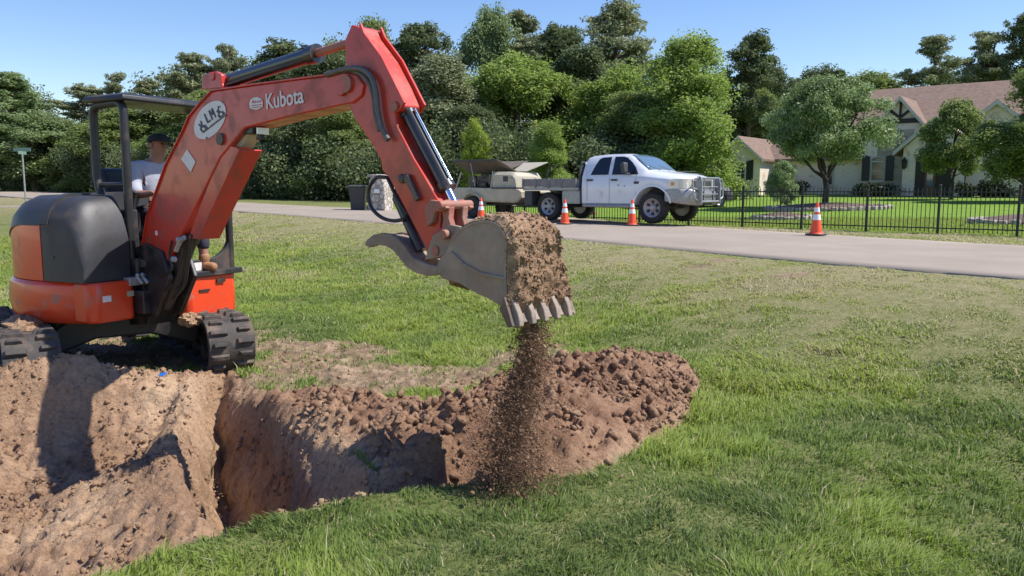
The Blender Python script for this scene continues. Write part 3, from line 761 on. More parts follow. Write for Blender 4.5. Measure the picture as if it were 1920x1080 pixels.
mass('distant_wood', [xy(-150, 94), xy(200, 90), xy(450, 80), xy(700, 74), xy(1000, 76), xy(1350, 80)], 11.5, 9.0, 'lf_dark', 'far wood closing the gaps between the trees', 6, .42, 5, 1.7)
mass('house_wood', [xy(1330, 92), xy(1500, 96), xy(1700, 100), xy(1990, 98)], 11.0, 7.0, 'lf_dark', 'far wood behind the house', 7, .42, 5, 1.8)

# yard trees
r = place_tree('yard', 1, 'lf_grey', 1548, 138, 212, 37, 'wide rounded grey green tree on a mulch bed in the front lawn', group=None)
r = place_tree('small', 1, 'lf_mid', 1785, 182, 128, 44, 'slim young tree in front of the house entrance', group=None)
r = place_tree('oak', 2, 'lf_mid', 1925, 118, 175, 40, 'leafy tree cut by the right edge in front of the house', 'yard_tree', group=None)
r = place_tree('small', 2, 'lf_grey', 1466, 298, 58, 29.5, 'little silvery shrub like tree just behind the fence', 'magnolia_sapling', group=None)
# ------------------------------------------------------------------ excavator
TH = R(40); BD = Vector((math.cos(TH), -math.sin(TH), 0)); BN = Vector((-math.sin(TH), -math.cos(TH), 0)); BO = Vector((-2.95, 6.85, 0))
HH = R(28); HD = Vector((math.cos(HH), -math.sin(HH), 0)); HL = Vector((math.sin(HH), math.cos(HH), 0)); HC = Vector((-3.7, 7.4, 0))
def bp(px, py, off=0.0):
    p = on_plane(px, py, BO+BN*off, BN); q = p-BO; return (q.dot(BD), p.z)
def bw(s, z, off): return BO+BD*s+BN*off+Vector((0, 0, z))
def bpl(pts, off): return [bp(x, y, off) for x, y in pts]
def hw(f, l, z): return HC+HD*f+HL*l+Vector((0, 0, z))
EXC = thing('excavator', (HC.x, HC.y, ZF), 'orange and black compact excavator with red boom dumping soil beside the dug pit', 'excavator')
def bar(mb, a, b, w, h, up=(0, 0, 1)):
    a = Vector(a); b = Vector(b); d = (b-a); L_ = d.length; d.normalize(); s = Vector(up).cross(d)
    if s.length < 1e-3: s = Vector((1, 0, 0)).cross(d)
    s.normalize(); u = d.cross(s); return mb.box((a+b)/2, (L_, w, h), d, s, u)

# --- undercarriage
PH = R(55); TD = Vector((math.cos(PH), -math.sin(PH), 0)); TL = Vector((math.sin(PH), math.cos(PH), 0)); TC = Vector((-3.72, 7.42, 0))
def tw(a, b, z): return TC+TD*a+TL*b+Vector((0, 0, ZF+z))
def track_path(n=64):
    # side outline (a, z) of the belt, outer
    L0 = .86; r = .245; pts = []
    for i in range(17): th = -math.pi/2+math.pi*i/16; pts.append((L0+r*math.cos(th), r+.01+r*math.sin(th)))
    for i in range(1, 10): pts.append((L0-(2*L0)*i/10, 2*r+.01-.02*math.sin(math.pi*i/10)))
    for i in range(17): th = math.pi/2+math.pi*i/16; pts.append((-L0+r*math.cos(th), r+.01+r*math.sin(th)))
    for i in range(1, 10): pts.append((-L0+(2*L0)*i/10, .01))
    return pts
def build_track(side):
    c = side*.76; hwid = .2
    P = track_path(); n = len(P)
    mb = MB(); V = []
    for off, sc in ((0, 0), (.035, 1)):
        for (a, z) in P:
            if sc == 0: V.append((a, z))
            else:
                V.append((a, z))
    # belt as closed strip with thickness
    def inset(k, d):
        a0, z0 = P[(k-1) % n]; a1, z1 = P[(k+1) % n]; tx, tz = a1-a0, z1-z0; l = math.hypot(tx, tz) or 1
        return (P[k][0]-tz/l*d, P[k][1]+tx/l*d)
    rings = []
    for k in range(n):
        ai, zi = inset(k, .04); ao, zo = P[k]
        rings.append([tw(ao, c-hwid, zo), tw(ao, c+hwid, zo), tw(ai, c+hwid, zi), tw(ai, c-hwid, zi)])
    rings.append(rings[0]); mb.rings(rings, True, False)
    # lugs: resample the path evenly
    seg = [math.dist(P[k], P[(k+1) % n]) for k in range(n)]; tot = sum(seg); N = 46
    for i in range(N):
        s = tot*i/N; k = 0
        while s > seg[k]: s -= seg[k]; k = (k+1) % n
        t = s/seg[k]; a = P[k][0]*(1-t)+P[(k+1) % n][0]*t; z = P[k][1]*(1-t)+P[(k+1) % n][1]*t
        tx, tz = P[(k+1) % n][0]-P[k][0], P[(k+1) % n][1]-P[k][1]; l = math.hypot(tx, tz); tx /= l; tz /= l
        nx, nz = tz, -tx
        T = TD*tx+Vector((0, 0, tz)); Nn = TD*nx+Vector((0, 0, nz))
        for half in (-1, 1):
            if (i % 2 == 0): cc, ww = c+half*.112, (.165 if half > 0 else .12)
            else: cc, ww = c+half*.112, (.12 if half > 0 else .165)
            sh = .012*(1 if half > 0 else -1)
            mb.box(tw(a, cc, z)+Nn*.014+T*sh, (.050 if ww > .13 else .04, ww, .034), T, TL, Nn, taper=.8)
    t = mb.build('track', M['rubber'], EXC, bevel=.004, smooth=30)
    for a, r in ((.86, .20), (-.86, .20)):
        w = MB(); w.lathe([(.06, -.13), (r*.55, -.13), (r*.6, -.10), (r, -.09), (r, .09), (r*.6, .10), (r*.55, .13), (.06, .13)], tw(a, c, .255), TL, 20); w.build('sprocket', M['steel'], t, smooth=35)
    for a in (-.5, -.17, .17, .5):
        w = MB(); w.lathe([(.05, -.12), (.085, -.11), (.085, -.03), (.05, -.02), (.05, .02), (.085, .03), (.085, .11), (.05, .12)], tw(a, c, .125), TL, 14); w.build('track_roller', M['black'], t, smooth=35)
    f = MB()
    f.box(tw(0, c, .27), (1.45, .16, .20), TD, TL, (0, 0, 1)); f.box(tw(0, c, .40), (1.2, .30, .05), TD, TL, (0, 0, 1), taper=.8)
    f.build('track_frame', M['black'], t, bevel=.015)
for s in (1, -1): build_track(s)
mb = MB()
mb.prism([(-.66, .36), (-.60, .20), (-.45, .26), (-.22, .34), (.22, .34), (.45, .26), (.60, .20), (.66, .36), (.45, .52), (-.45, .52)], lambda a, b, t: tw(t, a, b), -.42, .42)
mb.build('chassis_frame', M['black'], EXC, bevel=.02)
mb = MB(); mb.cyl(tw(0, 0, .50), tw(0, 0, .60), .46, seg=36); mb.build('slew_ring', M['steel'], EXC)
# dozer blade on the far end of the tracks
mb = MB(); rs = []
for i in range(9):
    u = i/8; a = -1.42-.05*math.sin(math.pi*u); z = .02+.36*u
    rs.append([tw(a, -.96, z), tw(a, .96, z), tw(a+.04, .96, z), tw(a+.04, -.96, z)])
mb.rings(rs); bl = mb.build('dozer_blade', M['black'], EXC, bevel=.006)
for s in (-.42, .42): mb = MB(); bar(mb, tw(-.35, s, .30), tw(-1.38, s, .20), .09, .12); mb.build('blade_arm', M['black'], EXC, bevel=.01)
# clay packed on the tracks
def lump(name, c, rx, ry, rz, seed, mat, parent, ax=(1, 0, 0), ay=(0, 1, 0)):
    rng = np.random.default_rng(seed); mb = MB(); n = 28; rs = []
    for i in range(15):
        a = math.pi*i/14; r = []
        for k in range(n):
            b = 2*math.pi*k/n
            q = 1+.35*(float(fbm(np.array([math.cos(b)*2+seed]), np.array([a*2.0+math.sin(b)]), 1.6, 4, seed)[0])-.5)*2+.04*rng.normal()
            p = Vector(ax)*rx*math.sin(a)*math.cos(b)*q+Vector(ay)*ry*math.sin(a)*math.sin(b)*q+Vector((0, 0, 1))*rz*-math.cos(a)*q
            r.append(Vector(c)+p)
        rs.append(r)
    mb.rings(rs); return mb.build(name, mat, parent, smooth=25)
lump('packed_soil', tw(.62, .52, .47), .17, .10, .06, 3, M['soil'], EXC, TD, TL)
lump('packed_soil', tw(.35, -.76, .50), .32, .15, .085, 9, M['soil'], EXC, TD, TL)

# --- upper frame: rounded deck with orange counterweight skirt
def deck_outline(rr=.94, front=.62, n=28):
    pts = []; a0 = math.acos(front/rr)
    for i in range(n+1):
        a = a0+(2*math.pi-2*a0)*i/n; pts.append((rr*math.cos(a), rr*.82*math.sin(a)))
    return pts
def hpr(pts, z0, z1, inset=0): 
    mb = MB(); mb.prism(pts, lambda a, b, t: hw(a, b, t), z0, z1); return mb
hpr([(p[0]*.97, p[1]*.97) for p in deck_outline()], -.02, .17).build('deck_frame', M['black'], EXC, bevel=.01)
# counterweight: thick curved shell, from the right front corner round the rear
def arc_shell(a0, a1, r0, r1, z0, z1, n=30, sq=.82, ztop_in=None, bulge=0):
    rs = []
    for i in range(n+1):
        a = a0+(a1-a0)*i/n; c, s = math.cos(a), math.sin(a)*sq
        rs.append([hw(r0*c, r0*s, z0), hw((r1-.03)*c, (r1-.03)*s, z0), hw(r1*c, r1*s, z0+.06), hw((r1+bulge)*c, (r1+bulge)*s, (z0+z1)/2), hw(r1*c, r1*s, z1-.03), hw((r1-.03)*c, (r1-.03)*s, z1), hw(r0*c, r0*s, z1)])
    mb = MB(); mb.rings(rs); return mb
arc_shell(R(52), R(308), .72, .95, -.12, .235, bulge=.012).build('counterweight', M['orange'], EXC, bevel=.008, smooth=40)
arc_shell(R(207), R(232), .88, .956, -.10, .215, bulge=.014).build('beige_panel', M['beige'], EXC, bevel=.006, smooth=40)  # beige arc laid over the rear right of the counterweight
# front skirts (right one below the hood, left one is the step box)
mb = MB(); mb.prism([(.46, -.715), (.64, -.715), (.70, -.65), (.70, -.34), (.66, -.30), (.50, -.30)], lambda a, b, t: hw(a, b, t), -.10, .235)
mb.build('right_skirt', M['orange'], EXC, bevel=.02)
mb = MB(); mb.prism([(.36, .22), (.66, .22), (.70, .26), (.68, .80), (.60, .88), (.36, .88)], lambda a, b, t: hw(a, b, t-.09*min(max((a-.5)/.2, 0), 1)*(1 if t < 0 else 0)), -.11, .20)
sk = mb.build('step_box', M['orange'], EXC, bevel=.025)
mb = MB()
mb.box(hw(.702, .62, .135), (.012, .10, .035), HD, HL, (0, 0, 1))
mb.build('latch', M['black'], sk)
mb = MB(); mb.box(hw(.702, .42, .06), (.012, .12, .02), HD, HL, (0, 0, 1)); mb.build('slot', M['black'], sk)
mb = MB(); mb.box(hw(.704, -.58, .10), (.008, .075, .05), HD, HL, (0, 0, 1)); mb.build('warning_sticker', M['white'], EXC)
mb = MB(); mb.box(hw(.705, -.36, .12), (.008, .06, .045), HD, HL, (0, 0, 1)); mb.build('warning_sticker', M['beige'], EXC)

# hood: lofted rounded volume at the right rear, orange rear quarter panel
def hood_sections(f0, f1, l_in, infl, z0, ztop, mat, name, n=14, side_r=.90, slope=None):
    rs = []
    for i in range(n+1):
        u = i/n; f = f0+(f1-f0)*u
        rim = math.sqrt(max(side_r**2-min(abs(f), side_r*.98)**2, .02))*.84
        lo = -min(rim, .76) if f < 0 else -min(.76, .78-.08*f)
        top = slope(u); r = .25; sec = [hw(f, l_in, z0)]
        sec.append(hw(f, lo, z0))
        for k in range(7):
            a = math.pi/2*k/6
            sec.append(hw(f, lo+r*(1-math.cos(a)), top-r+r*math.sin(a)))
        sec.append(hw(f, l_in, top+.015)); rs.append(sec)
    mb = MB(); mb.rings(rs); return mb
def fslope(u):
    return .95-.03*u-.36*max(0, (u-.55)/.45)**2.2
def fslope_old(u):        # black front hood: high at the back, rolls down to the front
    return .95-.03*u-.26*max(0, (u-.72)/.28)**2.2
hood_sections(.16, .64, -.30, 0, .24, .9, None, '', slope=fslope, n=20).build('hood', M['hood'], EXC, smooth=50)
def rslope(u): return .72+.22*math.sin(math.pi/2*min(u*1.4, 1))
hood_sections(-.75, .145, .20, 0, .24, .9, None, '', slope=rslope).build('rear_panel', M['orange'], EXC, smooth=50)
mb = MB(); rs = []
for i in range(15):
    u = i/14; f = -.77+(1.03)*u; rim = math.sqrt(max(.90**2-min(abs(f), .88)**2, .02))*.84; lo = -min(rim, .76)-.006
    if f > 0: lo = -min(.76, .78-.08*f)-.004
    top = rslope(min(u*1.1, 1))+.012 if f < .14 else .965
    rs.append([hw(f, .21, top-.10), hw(f, lo+.03, top-.26), hw(f, lo-.004, top-.25), hw(f, lo+.03, top-.135), hw(f, lo+.10, top-.05), hw(f, lo+.21, top), hw(f, .21, top+.02)])
mb.rings(rs).build('engine_cover', M['hood'], EXC, smooth=50)
mb = MB(); mb.ball(hw(.30, -.758, .44), .012); mb.build('hood_bolt', M['steel'], EXC)
# inner black column between hood and operator, valve block, floor
mb = MB(); mb.box(hw(.42, -.18, .50), (.26, .12, .66), HD, HL, (0, 0, 1)); mb.box(hw(.62, -.20, .30), (.16, .16, .22), HD, HL, (0, 0, 1))
mb.build('side_console', M['black'], EXC, bevel=.02)
mb = MB(); mb.box(hw(.30, .32, .215), (.84, 1.12, .05), HD, HL, (0, 0, 1)); mb.build('cab_floor', M['black'], EXC, bevel=.006)
# hydraulic clutter at boom foot
mb = MB()
for i in range(6): mb.cyl(hw(.72, -.30+.045*i, .26), hw(.76+.02*i, -.28+.04*i, .20), .018, seg=8); mb.ball(hw(.73, -.30+.045*i, .27), .022, 8)
mb.box(hw(.66, -.20, .22), (.12, .34, .07), HD, HL, (0, 0, 1)); mb.build('valve_block', M['alu'], EXC, bevel=.005)

# --- seat, levers
mb = MB(); mb.box(hw(.02, .32, .62), (.46, .46, .12), HD, HL, (0, 0, 1)); mb.box(hw(.0, .32, .42), (.40, .40, .28), HD, HL, (0, 0, 1))
mb.box(hw(-.24, .32, .92), (.12, .44, .56), (HD+Vector((0, 0, .18))).normalized(), HL, (Vector((0, 0, 1))-HD*.18).normalized())
mb.build('seat', M['black'], EXC, bevel=.04)
for l in (.02, .62):
    mb = MB(); mb.box(hw(.12, l, .72), (.40, .10, .14), HD, HL, (0, 0, 1)); mb.tube([hw(.30, l, .78), hw(.31, l, .90), hw(.34, l, .98)], [.02, .015, .025], 8)
    mb.build('joystick_console', M['black'], EXC, bevel=.015)
mb = MB()
for l in (.22, .32): mb.tube([hw(.50, l, .24), hw(.50, l, .55), hw(.44, l, .78)], .012, 8)
mb.build('travel_lever', M['black'], EXC)

# --- canopy
def rtube(mb, pts, r, nsub=6, seg=10):
    """tube with rounded corners through points"""
    P = [Vector(p) for p in pts]; out = [P[0]]
    for i in range(1, len(P)-1):
        a = (P[i-1]-P[i]); b = (P[i+1]-P[i]); ra = min(.09, a.length*.45, b.length*.45)
        A = P[i]+a.normalized()*ra; B = P[i]+b.normalized()*ra
        for k in range(nsub+1):
            t = k/nsub; out.append(A*(1-t)**2+P[i]*2*t*(1-t)+B*t*t)
    out.append(P[-1]); mb.tube(out, r, seg); return mb
F1, F0, L1, L0_ = .60, .20, -.25, .86
def atf(px, py, f, l):     # z seen at py for canopy point
    p = hw(f, l, 0); return CAMZ+ray(960, py).z/ray(960, py).y*p.y
zr = 1.735
mb = MB(); rtube(mb, [hw(F1, L1, .22), hw(F1, L1, 1.0), hw(F1, L1, zr), hw(F0, L1, zr-.02), hw(F0, L1, 1.05), hw(F0+.12, L1-.02, .86), hw(F0+.34, L1-.02, .72), hw(F1, L1, .66)], .036, seg=12)
mb.build('canopy_post', M['black'], EXC, smooth=60)
mb = MB(); mb.tube([hw(F1-.02, L1, 1.04), hw(F0, L1, 1.04)], .022, 8); mb.tube([hw(F0-.05, L1-.01, 1.02), hw(F0-.05, L1-.01, 1.32)], .012, 6)
mb.build('side_guard', M['black'], EXC, smooth=60)
mb = MB(); rtube(mb, [hw(F1, L0_-.02, .20), hw(F1, L0_-.02, 1.0), hw(F1, L0_-.02, zr), hw(F0-.10, L0_-.02, zr-.02), hw(F0-.14, L0_-.02, .8)], .036, seg=12)
mb.build('canopy_post', M['black'], EXC, smooth=60)
# roof plate with folded rim
rs = []
def roof_ring(e, z): return [hw(F1+.07+e, L1-.05-e, z), hw(F1+.07+e, L0_+.05+e, z), hw(F0-.14-e, L0_+.05+e, z), hw(F0-.05-e, L1-.05-e, z)]
mb = MB(); mb.rings([roof_ring(0, zr+.005), roof_ring(.012, zr+.02), roof_ring(.0, zr+.055), roof_ring(-.06, zr+.075)])
mb.build('canopy_roof', M['black'], EXC, bevel=.008)
# hand rail at the entrance and curved floor gusset
hr = MB(); rtube(hr, [hw(F1+.03, L0_-.02, 1.38), hw(F1+.14, L0_, 1.38), hw(F1+.14, L0_, .90), hw(F1+.03, L0_-.02, .90)], .013, seg=8); hr.build('hand_rail', M['black'], EXC, smooth=60)
g = []; 
for i in range(9):
    a = math.pi/2*i/8; g.append((L0_-.05-.30*(1-math.sin(a)), .23+.30*(1-math.cos(a))))
g = [(L0_-.05, .23)]+[(l, z) for l, z in [(L0_-.05-.30*math.cos(math.pi/2*i/8)*1.0, .23+.30*(1-math.cos(math.pi/2*(i/8)))) for i in range(9)]]
mb = MB(); mb.prism([(.30, .22), (L0_-.02, .22), (L0_-.02, .56)]+[(L0_-.30+.28*math.cos(a), .60-.26*math.sin(a)) for a in [math.pi/2*k/8 for k in range(9)]][1:]+[(.30, .34)], lambda l, z, t: hw(t, l, z), F1-.03, F1+.02)
mb.build('entrance_guard', M['black'], EXC, bevel=.004)
mb = MB(); mb.box(hw(F1+.026, .40, .28), (.008, .15, .075), HD, HL, (0, 0, 1)); mb.build('number_sticker', M['white'], EXC)

# --- swing post
mb = MB()
for o in (-.13, .09):
    mb.prism(bpl([(262, 470), (298, 455), (330, 470), (345, 520), (318, 590), (262, 598), (240, 560)], 0), lambda s, z, t: bw(s, z, t), o, o+.04)
mb.prism(bpl([(252, 540), (315, 560), (300, 606), (225, 606), (180, 590), (190, 560)], 0), lambda s, z, t: bw(s, z, t), -.12, .12)
mb.build('swing_post', M['black'], EXC, bevel=.01)
mb = MB(); mb.cyl(hw(.66, -.13, -.09), hw(.66, -.13, .28), .10, seg=20); bar(mb, hw(.3, -.13, .04), hw(.80, -.13, .04), .36, .20); mb.build('swing_bracket', M['black'], EXC, bevel=.01)
mb = MB(); mb.tube([bw(*bp(298, 492), -.15), bw(*bp(298, 492), .15)], .035, 16); mb.build('foot_pin', M['steel'], EXC)

# --- boom
near = .10
main = [(264, 488), (267, 461), (277, 403), (311, 308), (343, 245), (354, 219), (375, 192), (396, 171), (430, 166), (479, 159), (560, 148), (613, 142), (646, 135), (668, 140), (682, 158), (678, 180), (660, 194), (655, 194), (600, 206), (540, 219), (487, 233), (458, 240), (440, 262), (412, 296), (380, 361), (345, 430), (311, 493)]
mb = MB(); mb.prism(bpl(main, near), lambda s, z, t: bw(s, z, t), near, near-.20)
boom = mb.build('boom', M['red'], EXC, bevel=.010, smooth=30)
# welded seam flanges on top and bottom edges
mb = MB()
def strip(mb, pts, off0, off1, hgt, at=near):
    P = bpl(pts, at)
    for (s0, z0), (s1, z1) in zip(P[:-1], P[1:]):
        bar(mb, bw(s0, z0, (off0+off1)/2), bw(s1, z1, (off0+off1)/2), abs(off1-off0), hgt, up=BN.cross(BD) if 0 else (0, 0, 1))
strip(mb, [(266, 470), (277, 405), (311, 310), (343, 247), (355, 219), (376, 193), (397, 171)], -.115, .115, .012)
strip(mb, [(397, 170), (479, 158), (613, 141)], -.115, .115, .012)
mb.build('boom_flange', M['red'], boom, bevel=.003)
# front guard channel over the lift cylinder
gp = [(442, 276), (449, 280), (371, 448), (353, 447), (372, 395), (404, 310), (424, 272)]
mb = MB(); mb.prism(bpl(gp, .09), lambda s, z, t: bw(s, z, t), .09, .075)
P2 = bpl([(449, 280), (371, 448)], .09)
bar(mb, bw(P2[0][0], P2[0][1], 0.0), bw(P2[1][0], P2[1][1], 0.0), .19, .014)
mb.build('cylinder_guard', M['red'], EXC, bevel=.003)
mb = MB(); mb.cyl(bw(*bp(360, 440, 0), 0), bw(*bp(312, 572, 0), 0), .062, seg=20); mb.cyl(bw(*bp(362, 436, 0), 0), bw(*bp(357, 450, 0), 0), .07, seg=20)
lc = mb.build('lift_cylinder', M['black'], EXC)
mb = MB(); mb.cyl(bw(*bp(436, 266, 0), 0), bw(*bp(362, 436, 0), 0), .034, seg=16); mb.build('piston_rod', M['chrome'], lc)
mb = MB(); mb.cyl(bw(*bp(438, 262, 0), -.12), bw(*bp(438, 262, 0), .12), .045, seg=18); mb.build('boom_pin', M['steel'], EXC)
mb = MB()
mb.prism(bpl([(447, 244), (466, 236), (472, 243), (452, 276), (443, 274)], .05), lambda s, z, t: bw(s, z, t), .05, -.05)
mb.build('lamp_bracket', M['beige'], EXC, bevel=.004)
mb = MB(); a, b_ = bw(*bp(462, 243, .02), .02), bw(*bp(492, 246, .02), .02)
mb.box((a+b_)/2, (.13, .11, .06), BD, BN, (0, 0, 1)); mb.prism(bpl([(482, 250), (487, 250), (490, 262), (478, 262)], .04), lambda s, z, t: bw(s, z, t), .04, .01)
wl = mb.build('work_lamp', M['black'], EXC, bevel=.008)
mb = MB(); mb.box(b_+BD*.005, (.02, .09, .045), BD, BN, (0, 0, 1)); mb.build('lamp_lens', M['lens'], wl)
# arm cylinder on top of the boom
mb = MB()
for o in (-.09, .045): mb.prism(bpl([(398, 170), (400, 146), (412, 138), (424, 136), (434, 142), (436, 160), (440, 167)], 0), lambda s, z, t: bw(s, z, t), o, o+.045)
mb.cyl(bw(*bp(420, 146), -.10), bw(*bp(420, 146), .10), .03, seg=14)
mb.build('cylinder_bracket', M['red'], EXC, bevel=.006)
mb = MB(); mb.cyl(bw(*bp(430, 152), 0), bw(*bp(592, 101), 0), .052, seg=22); mb.cyl(bw(*bp(582, 104), 0), bw(*bp(596, 100), 0), .064, seg=22)
mb.cyl(bw(*bp(415, 150), 0), bw(*bp(432, 151), 0), .045, seg=16)
ac = mb.build('arm_cylinder', M['glossblack'], EXC, smooth=50)
mb = MB(); mb.cyl(bw(*bp(594, 100), 0), bw(*bp(664, 78), 0), .028, seg=16); mb.build('piston_rod', M['rustlink'], ac)
mb = MB(); mb.tube([bw(*bp(440, 160), .06), bw(*bp(500, 141), .065), bw(*bp(560, 122), .06), bw(*bp(580, 112), .03)], .012, 8)
mb.tube([bw(*bp(574, 93), .0), bw(*bp(568, 88), .0), bw(*bp(580, 88), .02), bw(*bp(588, 98), .03)], .014, 8); mb.build('oil_pipe', M['black'], ac, smooth=60)
# --- arm
an = .085
arm = [(646, 76), (659, 46), (672, 50), (679, 68), (712, 113), (738, 164), (753, 198), (750, 208), (740, 212), (744, 238), (775, 298), (800, 340), (820, 375), (826, 392), (824, 425), (840, 442), (836, 466), (826, 482), (814, 486), (803, 475), (768, 408), (729, 334), (716, 319), (714, 301), (698, 272), (664, 222), (648, 178), (640, 150), (648, 124)]
mb = MB(); mb.prism(bpl(arm, an), lambda s, z, t: bw(s, z, t), an, -an)
armo = mb.build('arm', M['red'], EXC, bevel=.008, smooth=30)
mb = MB()   # proud edge plates along the outer edge of the upper arm: two cheeks with a channel between
ch = [(672, 47), (679, 66), (712, 111), (738, 163), (755, 197), (747, 211), (735, 212), (722, 170), (700, 122), (668, 80)]
for o in (an-.012, -an-.006): mb.prism(bpl(ch, an), lambda s, z, t: bw(s+.02, z+.012, t), o, o+.018)
mb.build('arm_cheek', M['red'], EXC, bevel=.003)
for q, e, r_ in (((742, 200), .02, .030), ((655, 158), .035, .055), ((822, 470), .03, .028)):
    mb = MB(); mb.cyl(bw(*bp(*q, an), an+e), bw(*bp(*q, an), -an-e), r_, seg=20); mb.build('arm_pin', M['rustlink'], EXC)
# small red collar plate near the boom end
mb = MB(); mb.cyl(bw(*bp(642, 165, near), near+.02), bw(*bp(642, 165, near), near-.01), .05, seg=20); mb.build('pin_boss', M['red'], EXC, bevel=.004)
# bucket cylinder on the outer face
off = .0
mb = MB(); A_, B_ = bw(*bp(762, 205, 0), 0), bw(*bp(838, 352, 0), 0)
mb.cyl(A_, B_, .045, seg=24); mb.cyl(A_+(B_-A_)*.95, B_+(B_-A_)*.02, .054, seg=24)
mb.cyl(A_-BN*.05, A_+BN*.05, .05, seg=16)
bc = mb.build('bucket_cylinder', M['glossblack'], EXC, smooth=50)
mb = MB(); mb.cyl(B_, bw(*bp(852, 382, 0), 0), .026, seg=16); mb.build('piston_rod', M['chrome'], bc)
mb = MB(); d_ = BD*.062+Vector((0, 0, .01)); mb.tube([A_+d_+(B_-A_)*.03, A_+d_+(B_-A_)*.5, A_+d_+(B_-A_)*.93], .009, 10); mb.build('highlight_pipe', M['chrome'], bc, smooth=60)  # added chrome tube standing in for the sun highlight along the barrel
mb = MB()
for o in (.06, -.06): mb.tube([bw(*bp(757, 225), o), bw(*bp(775, 290), o*.9), bw(*bp(797, 340), o*.9), bw(*bp(812, 352), o)], .012, 8)
mb.build('hydraulic_hose', M['hoseblk'], EXC, smooth=60)
# linkage
mb = MB()
for o in (.085, -.115): mb.prism(bpl([(822, 388), (834, 374), (858, 378), (864, 390), (854, 396), (843, 396), (838, 416), (828, 424)], 0), lambda s, z, t: bw(s, z, t), o, o+.035)
for o in (.04, -.075): mb.prism(bpl([(842, 378), (854, 374), (862, 388), (860, 408), (868, 436), (858, 446), (846, 436), (850, 408)], 0), lambda s, z, t: bw(s, z, t), o, o+.045)
mb.cyl(bw(*bp(856, 384), -.12), bw(*bp(856, 384), .15), .026, seg=14); mb.cyl(bw(*bp(864, 438), -.12), bw(*bp(864, 438), .15), .028, seg=14)
mb.build('bucket_link', M['rustlink'], EXC, bevel=.005)
# hoses
mb = MB()
def hose(mb, pts, off, r):
    P = [bw(*bp(x, y, off), off) for x, y in pts]; out = []
    for i in range(len(P)-1):
        p0, p1, p2, p3 = P[max(i-1, 0)], P[i], P[i+1], P[min(i+2, len(P)-1)]
        for k in range(5):
            t = k/5; out.append(.5*((2*p1)+(-p0+p2)*t+(2*p0-5*p1+4*p2-p3)*t*t+(-p0+3*p1-3*p2+p3)*t**3))
    out.append(P[-1]); mb.tube(out, r, 8)
hose(mb, [(610, 140), (640, 131), (672, 128), (694, 142), (704, 168), (708, 205), (716, 240), (728, 262)], .115, .017)
hose(mb, [(612, 143), (645, 134), (668, 134), (690, 152), (700, 180), (704, 215), (712, 245)], .09, .015)
mb.build('boom_hose', M['hose'], EXC, smooth=60)
mb = MB(); hose(mb, [(718, 332), (706, 333), (694, 348), (691, 366), (697, 390), (716, 408), (738, 414), (758, 411)], .05, .012)
hose(mb, [(718, 332), (726, 334), (732, 345), (745, 372), (764, 402)], .06, .012); mb.build('thumb_hose', M['hoseblk'], EXC, smooth=60)
mb = MB(); hose(mb, [(345, 465), (338, 500), (332, 530), (310, 545)], .12, .014); hose(mb, [(360, 440), (352, 500), (345, 535), (325, 560)], .09, .014)
hose(mb, [(322, 452), (318, 480), (322, 505), (300, 520)], .13, .012); mb.build('swing_hose', M['hoseblk'], EXC, smooth=60)
mb = MB(); hose(mb, [(330, 470), (338, 452), (345, 446)], .115, .02); mb.ball(bw(*bp(336, 450, .11), .11), .03, 8); mb.ball(bw(*bp(326, 486, .12), .12), .028, 8)
mb.build('hose_fitting', M['alu'], EXC)
mb = MB(); mb.prism(bpl([(765, 326), (770, 328), (790, 372), (784, 378), (772, 352), (763, 338)], an+.003), lambda s, z, t: bw(s, z, t), an+.003, an+.03)
mb.ball(bw(*bp(758, 335, an), an+.015), .030, 8); mb.build('arm_bracket', M['steel'], EXC, bevel=.003)
# thumb
tp = [(699, 459), (702, 450), (714, 440), (730, 436), (748, 438), (762, 446), (775, 462), (790, 482), (812, 492), (838, 498), (838, 514), (815, 516), (795, 510), (778, 500), (764, 482), (752, 468), (738, 460), (722, 458), (708, 463)]
mb = MB()
for o in (.06, -.10): mb.prism(bpl(tp, .03), lambda s, z, t: bw(s, z, t), o, o+.04)
mb.prism(bpl([(735, 440), (760, 447), (788, 484), (778, 494), (752, 464)], .03), lambda s, z, t: bw(s, z, t), -.07, .07)
mb.build('thumb', M['bucket'], EXC, bevel=.006)
mb = MB(); mb.cyl(bw(*bp(745, 370), 0), bw(*bp(790, 470), 0), .035, seg=14); mb.build('thumb_cylinder', M['glossblack'], EXC)

# --- bucket
BWn, BWf = .16, -.34           # near and far side plate offsets
side = [(838, 468), (850, 440), (878, 420), (913, 413), (938, 424), (949, 448), (948, 500), (950, 556), (961, 596), (966, 612), (958, 612), (948, 590), (938, 574), (912, 558), (894, 551), (860, 531), (828, 522), (816, 506), (824, 486)]
P = bpl(side, BWn)
ZT_, ZB_ = max(q[1] for q in P), min(q[1] for q in P)
def bfar(z):
    u = min(max((ZT_-z)/(ZT_-ZB_), 0), 1); return -.17-.20*min(1, u*1.35)**.8
mb = MB()
mb.prism(P, lambda s, z, t: bw(s, z, t), BWn, BWn-.022); mb.prism(P, lambda s, z, t: bw(s, z, bfar(z)+t), 0, -.022)
arcp = [(846, 446), (862, 429), (882, 418), (900, 414), (916, 413), (931, 418), (943, 431), (950, 450), (950, 475), (949, 505), (950, 535), (952, 562), (958, 590), (965, 608)]
Q = bpl(arcp, BWn)
def crom(Q, k=4):
    out = []
    for i in range(len(Q)-1):
        p0, p1, p2, p3 = [np.array(Q[j]) for j in (max(i-1, 0), i, i+1, min(i+2, len(Q)-1))]
        for j in range(k):
            t = j/k; out.append(tuple(.5*((2*p1)+(-p0+p2)*t+(2*p0-5*p1+4*p2-p3)*t*t+(-p0+3*p1-3*p2+p3)*t**3)))
    out.append(tuple(Q[-1])); return out
Q = crom(Q)
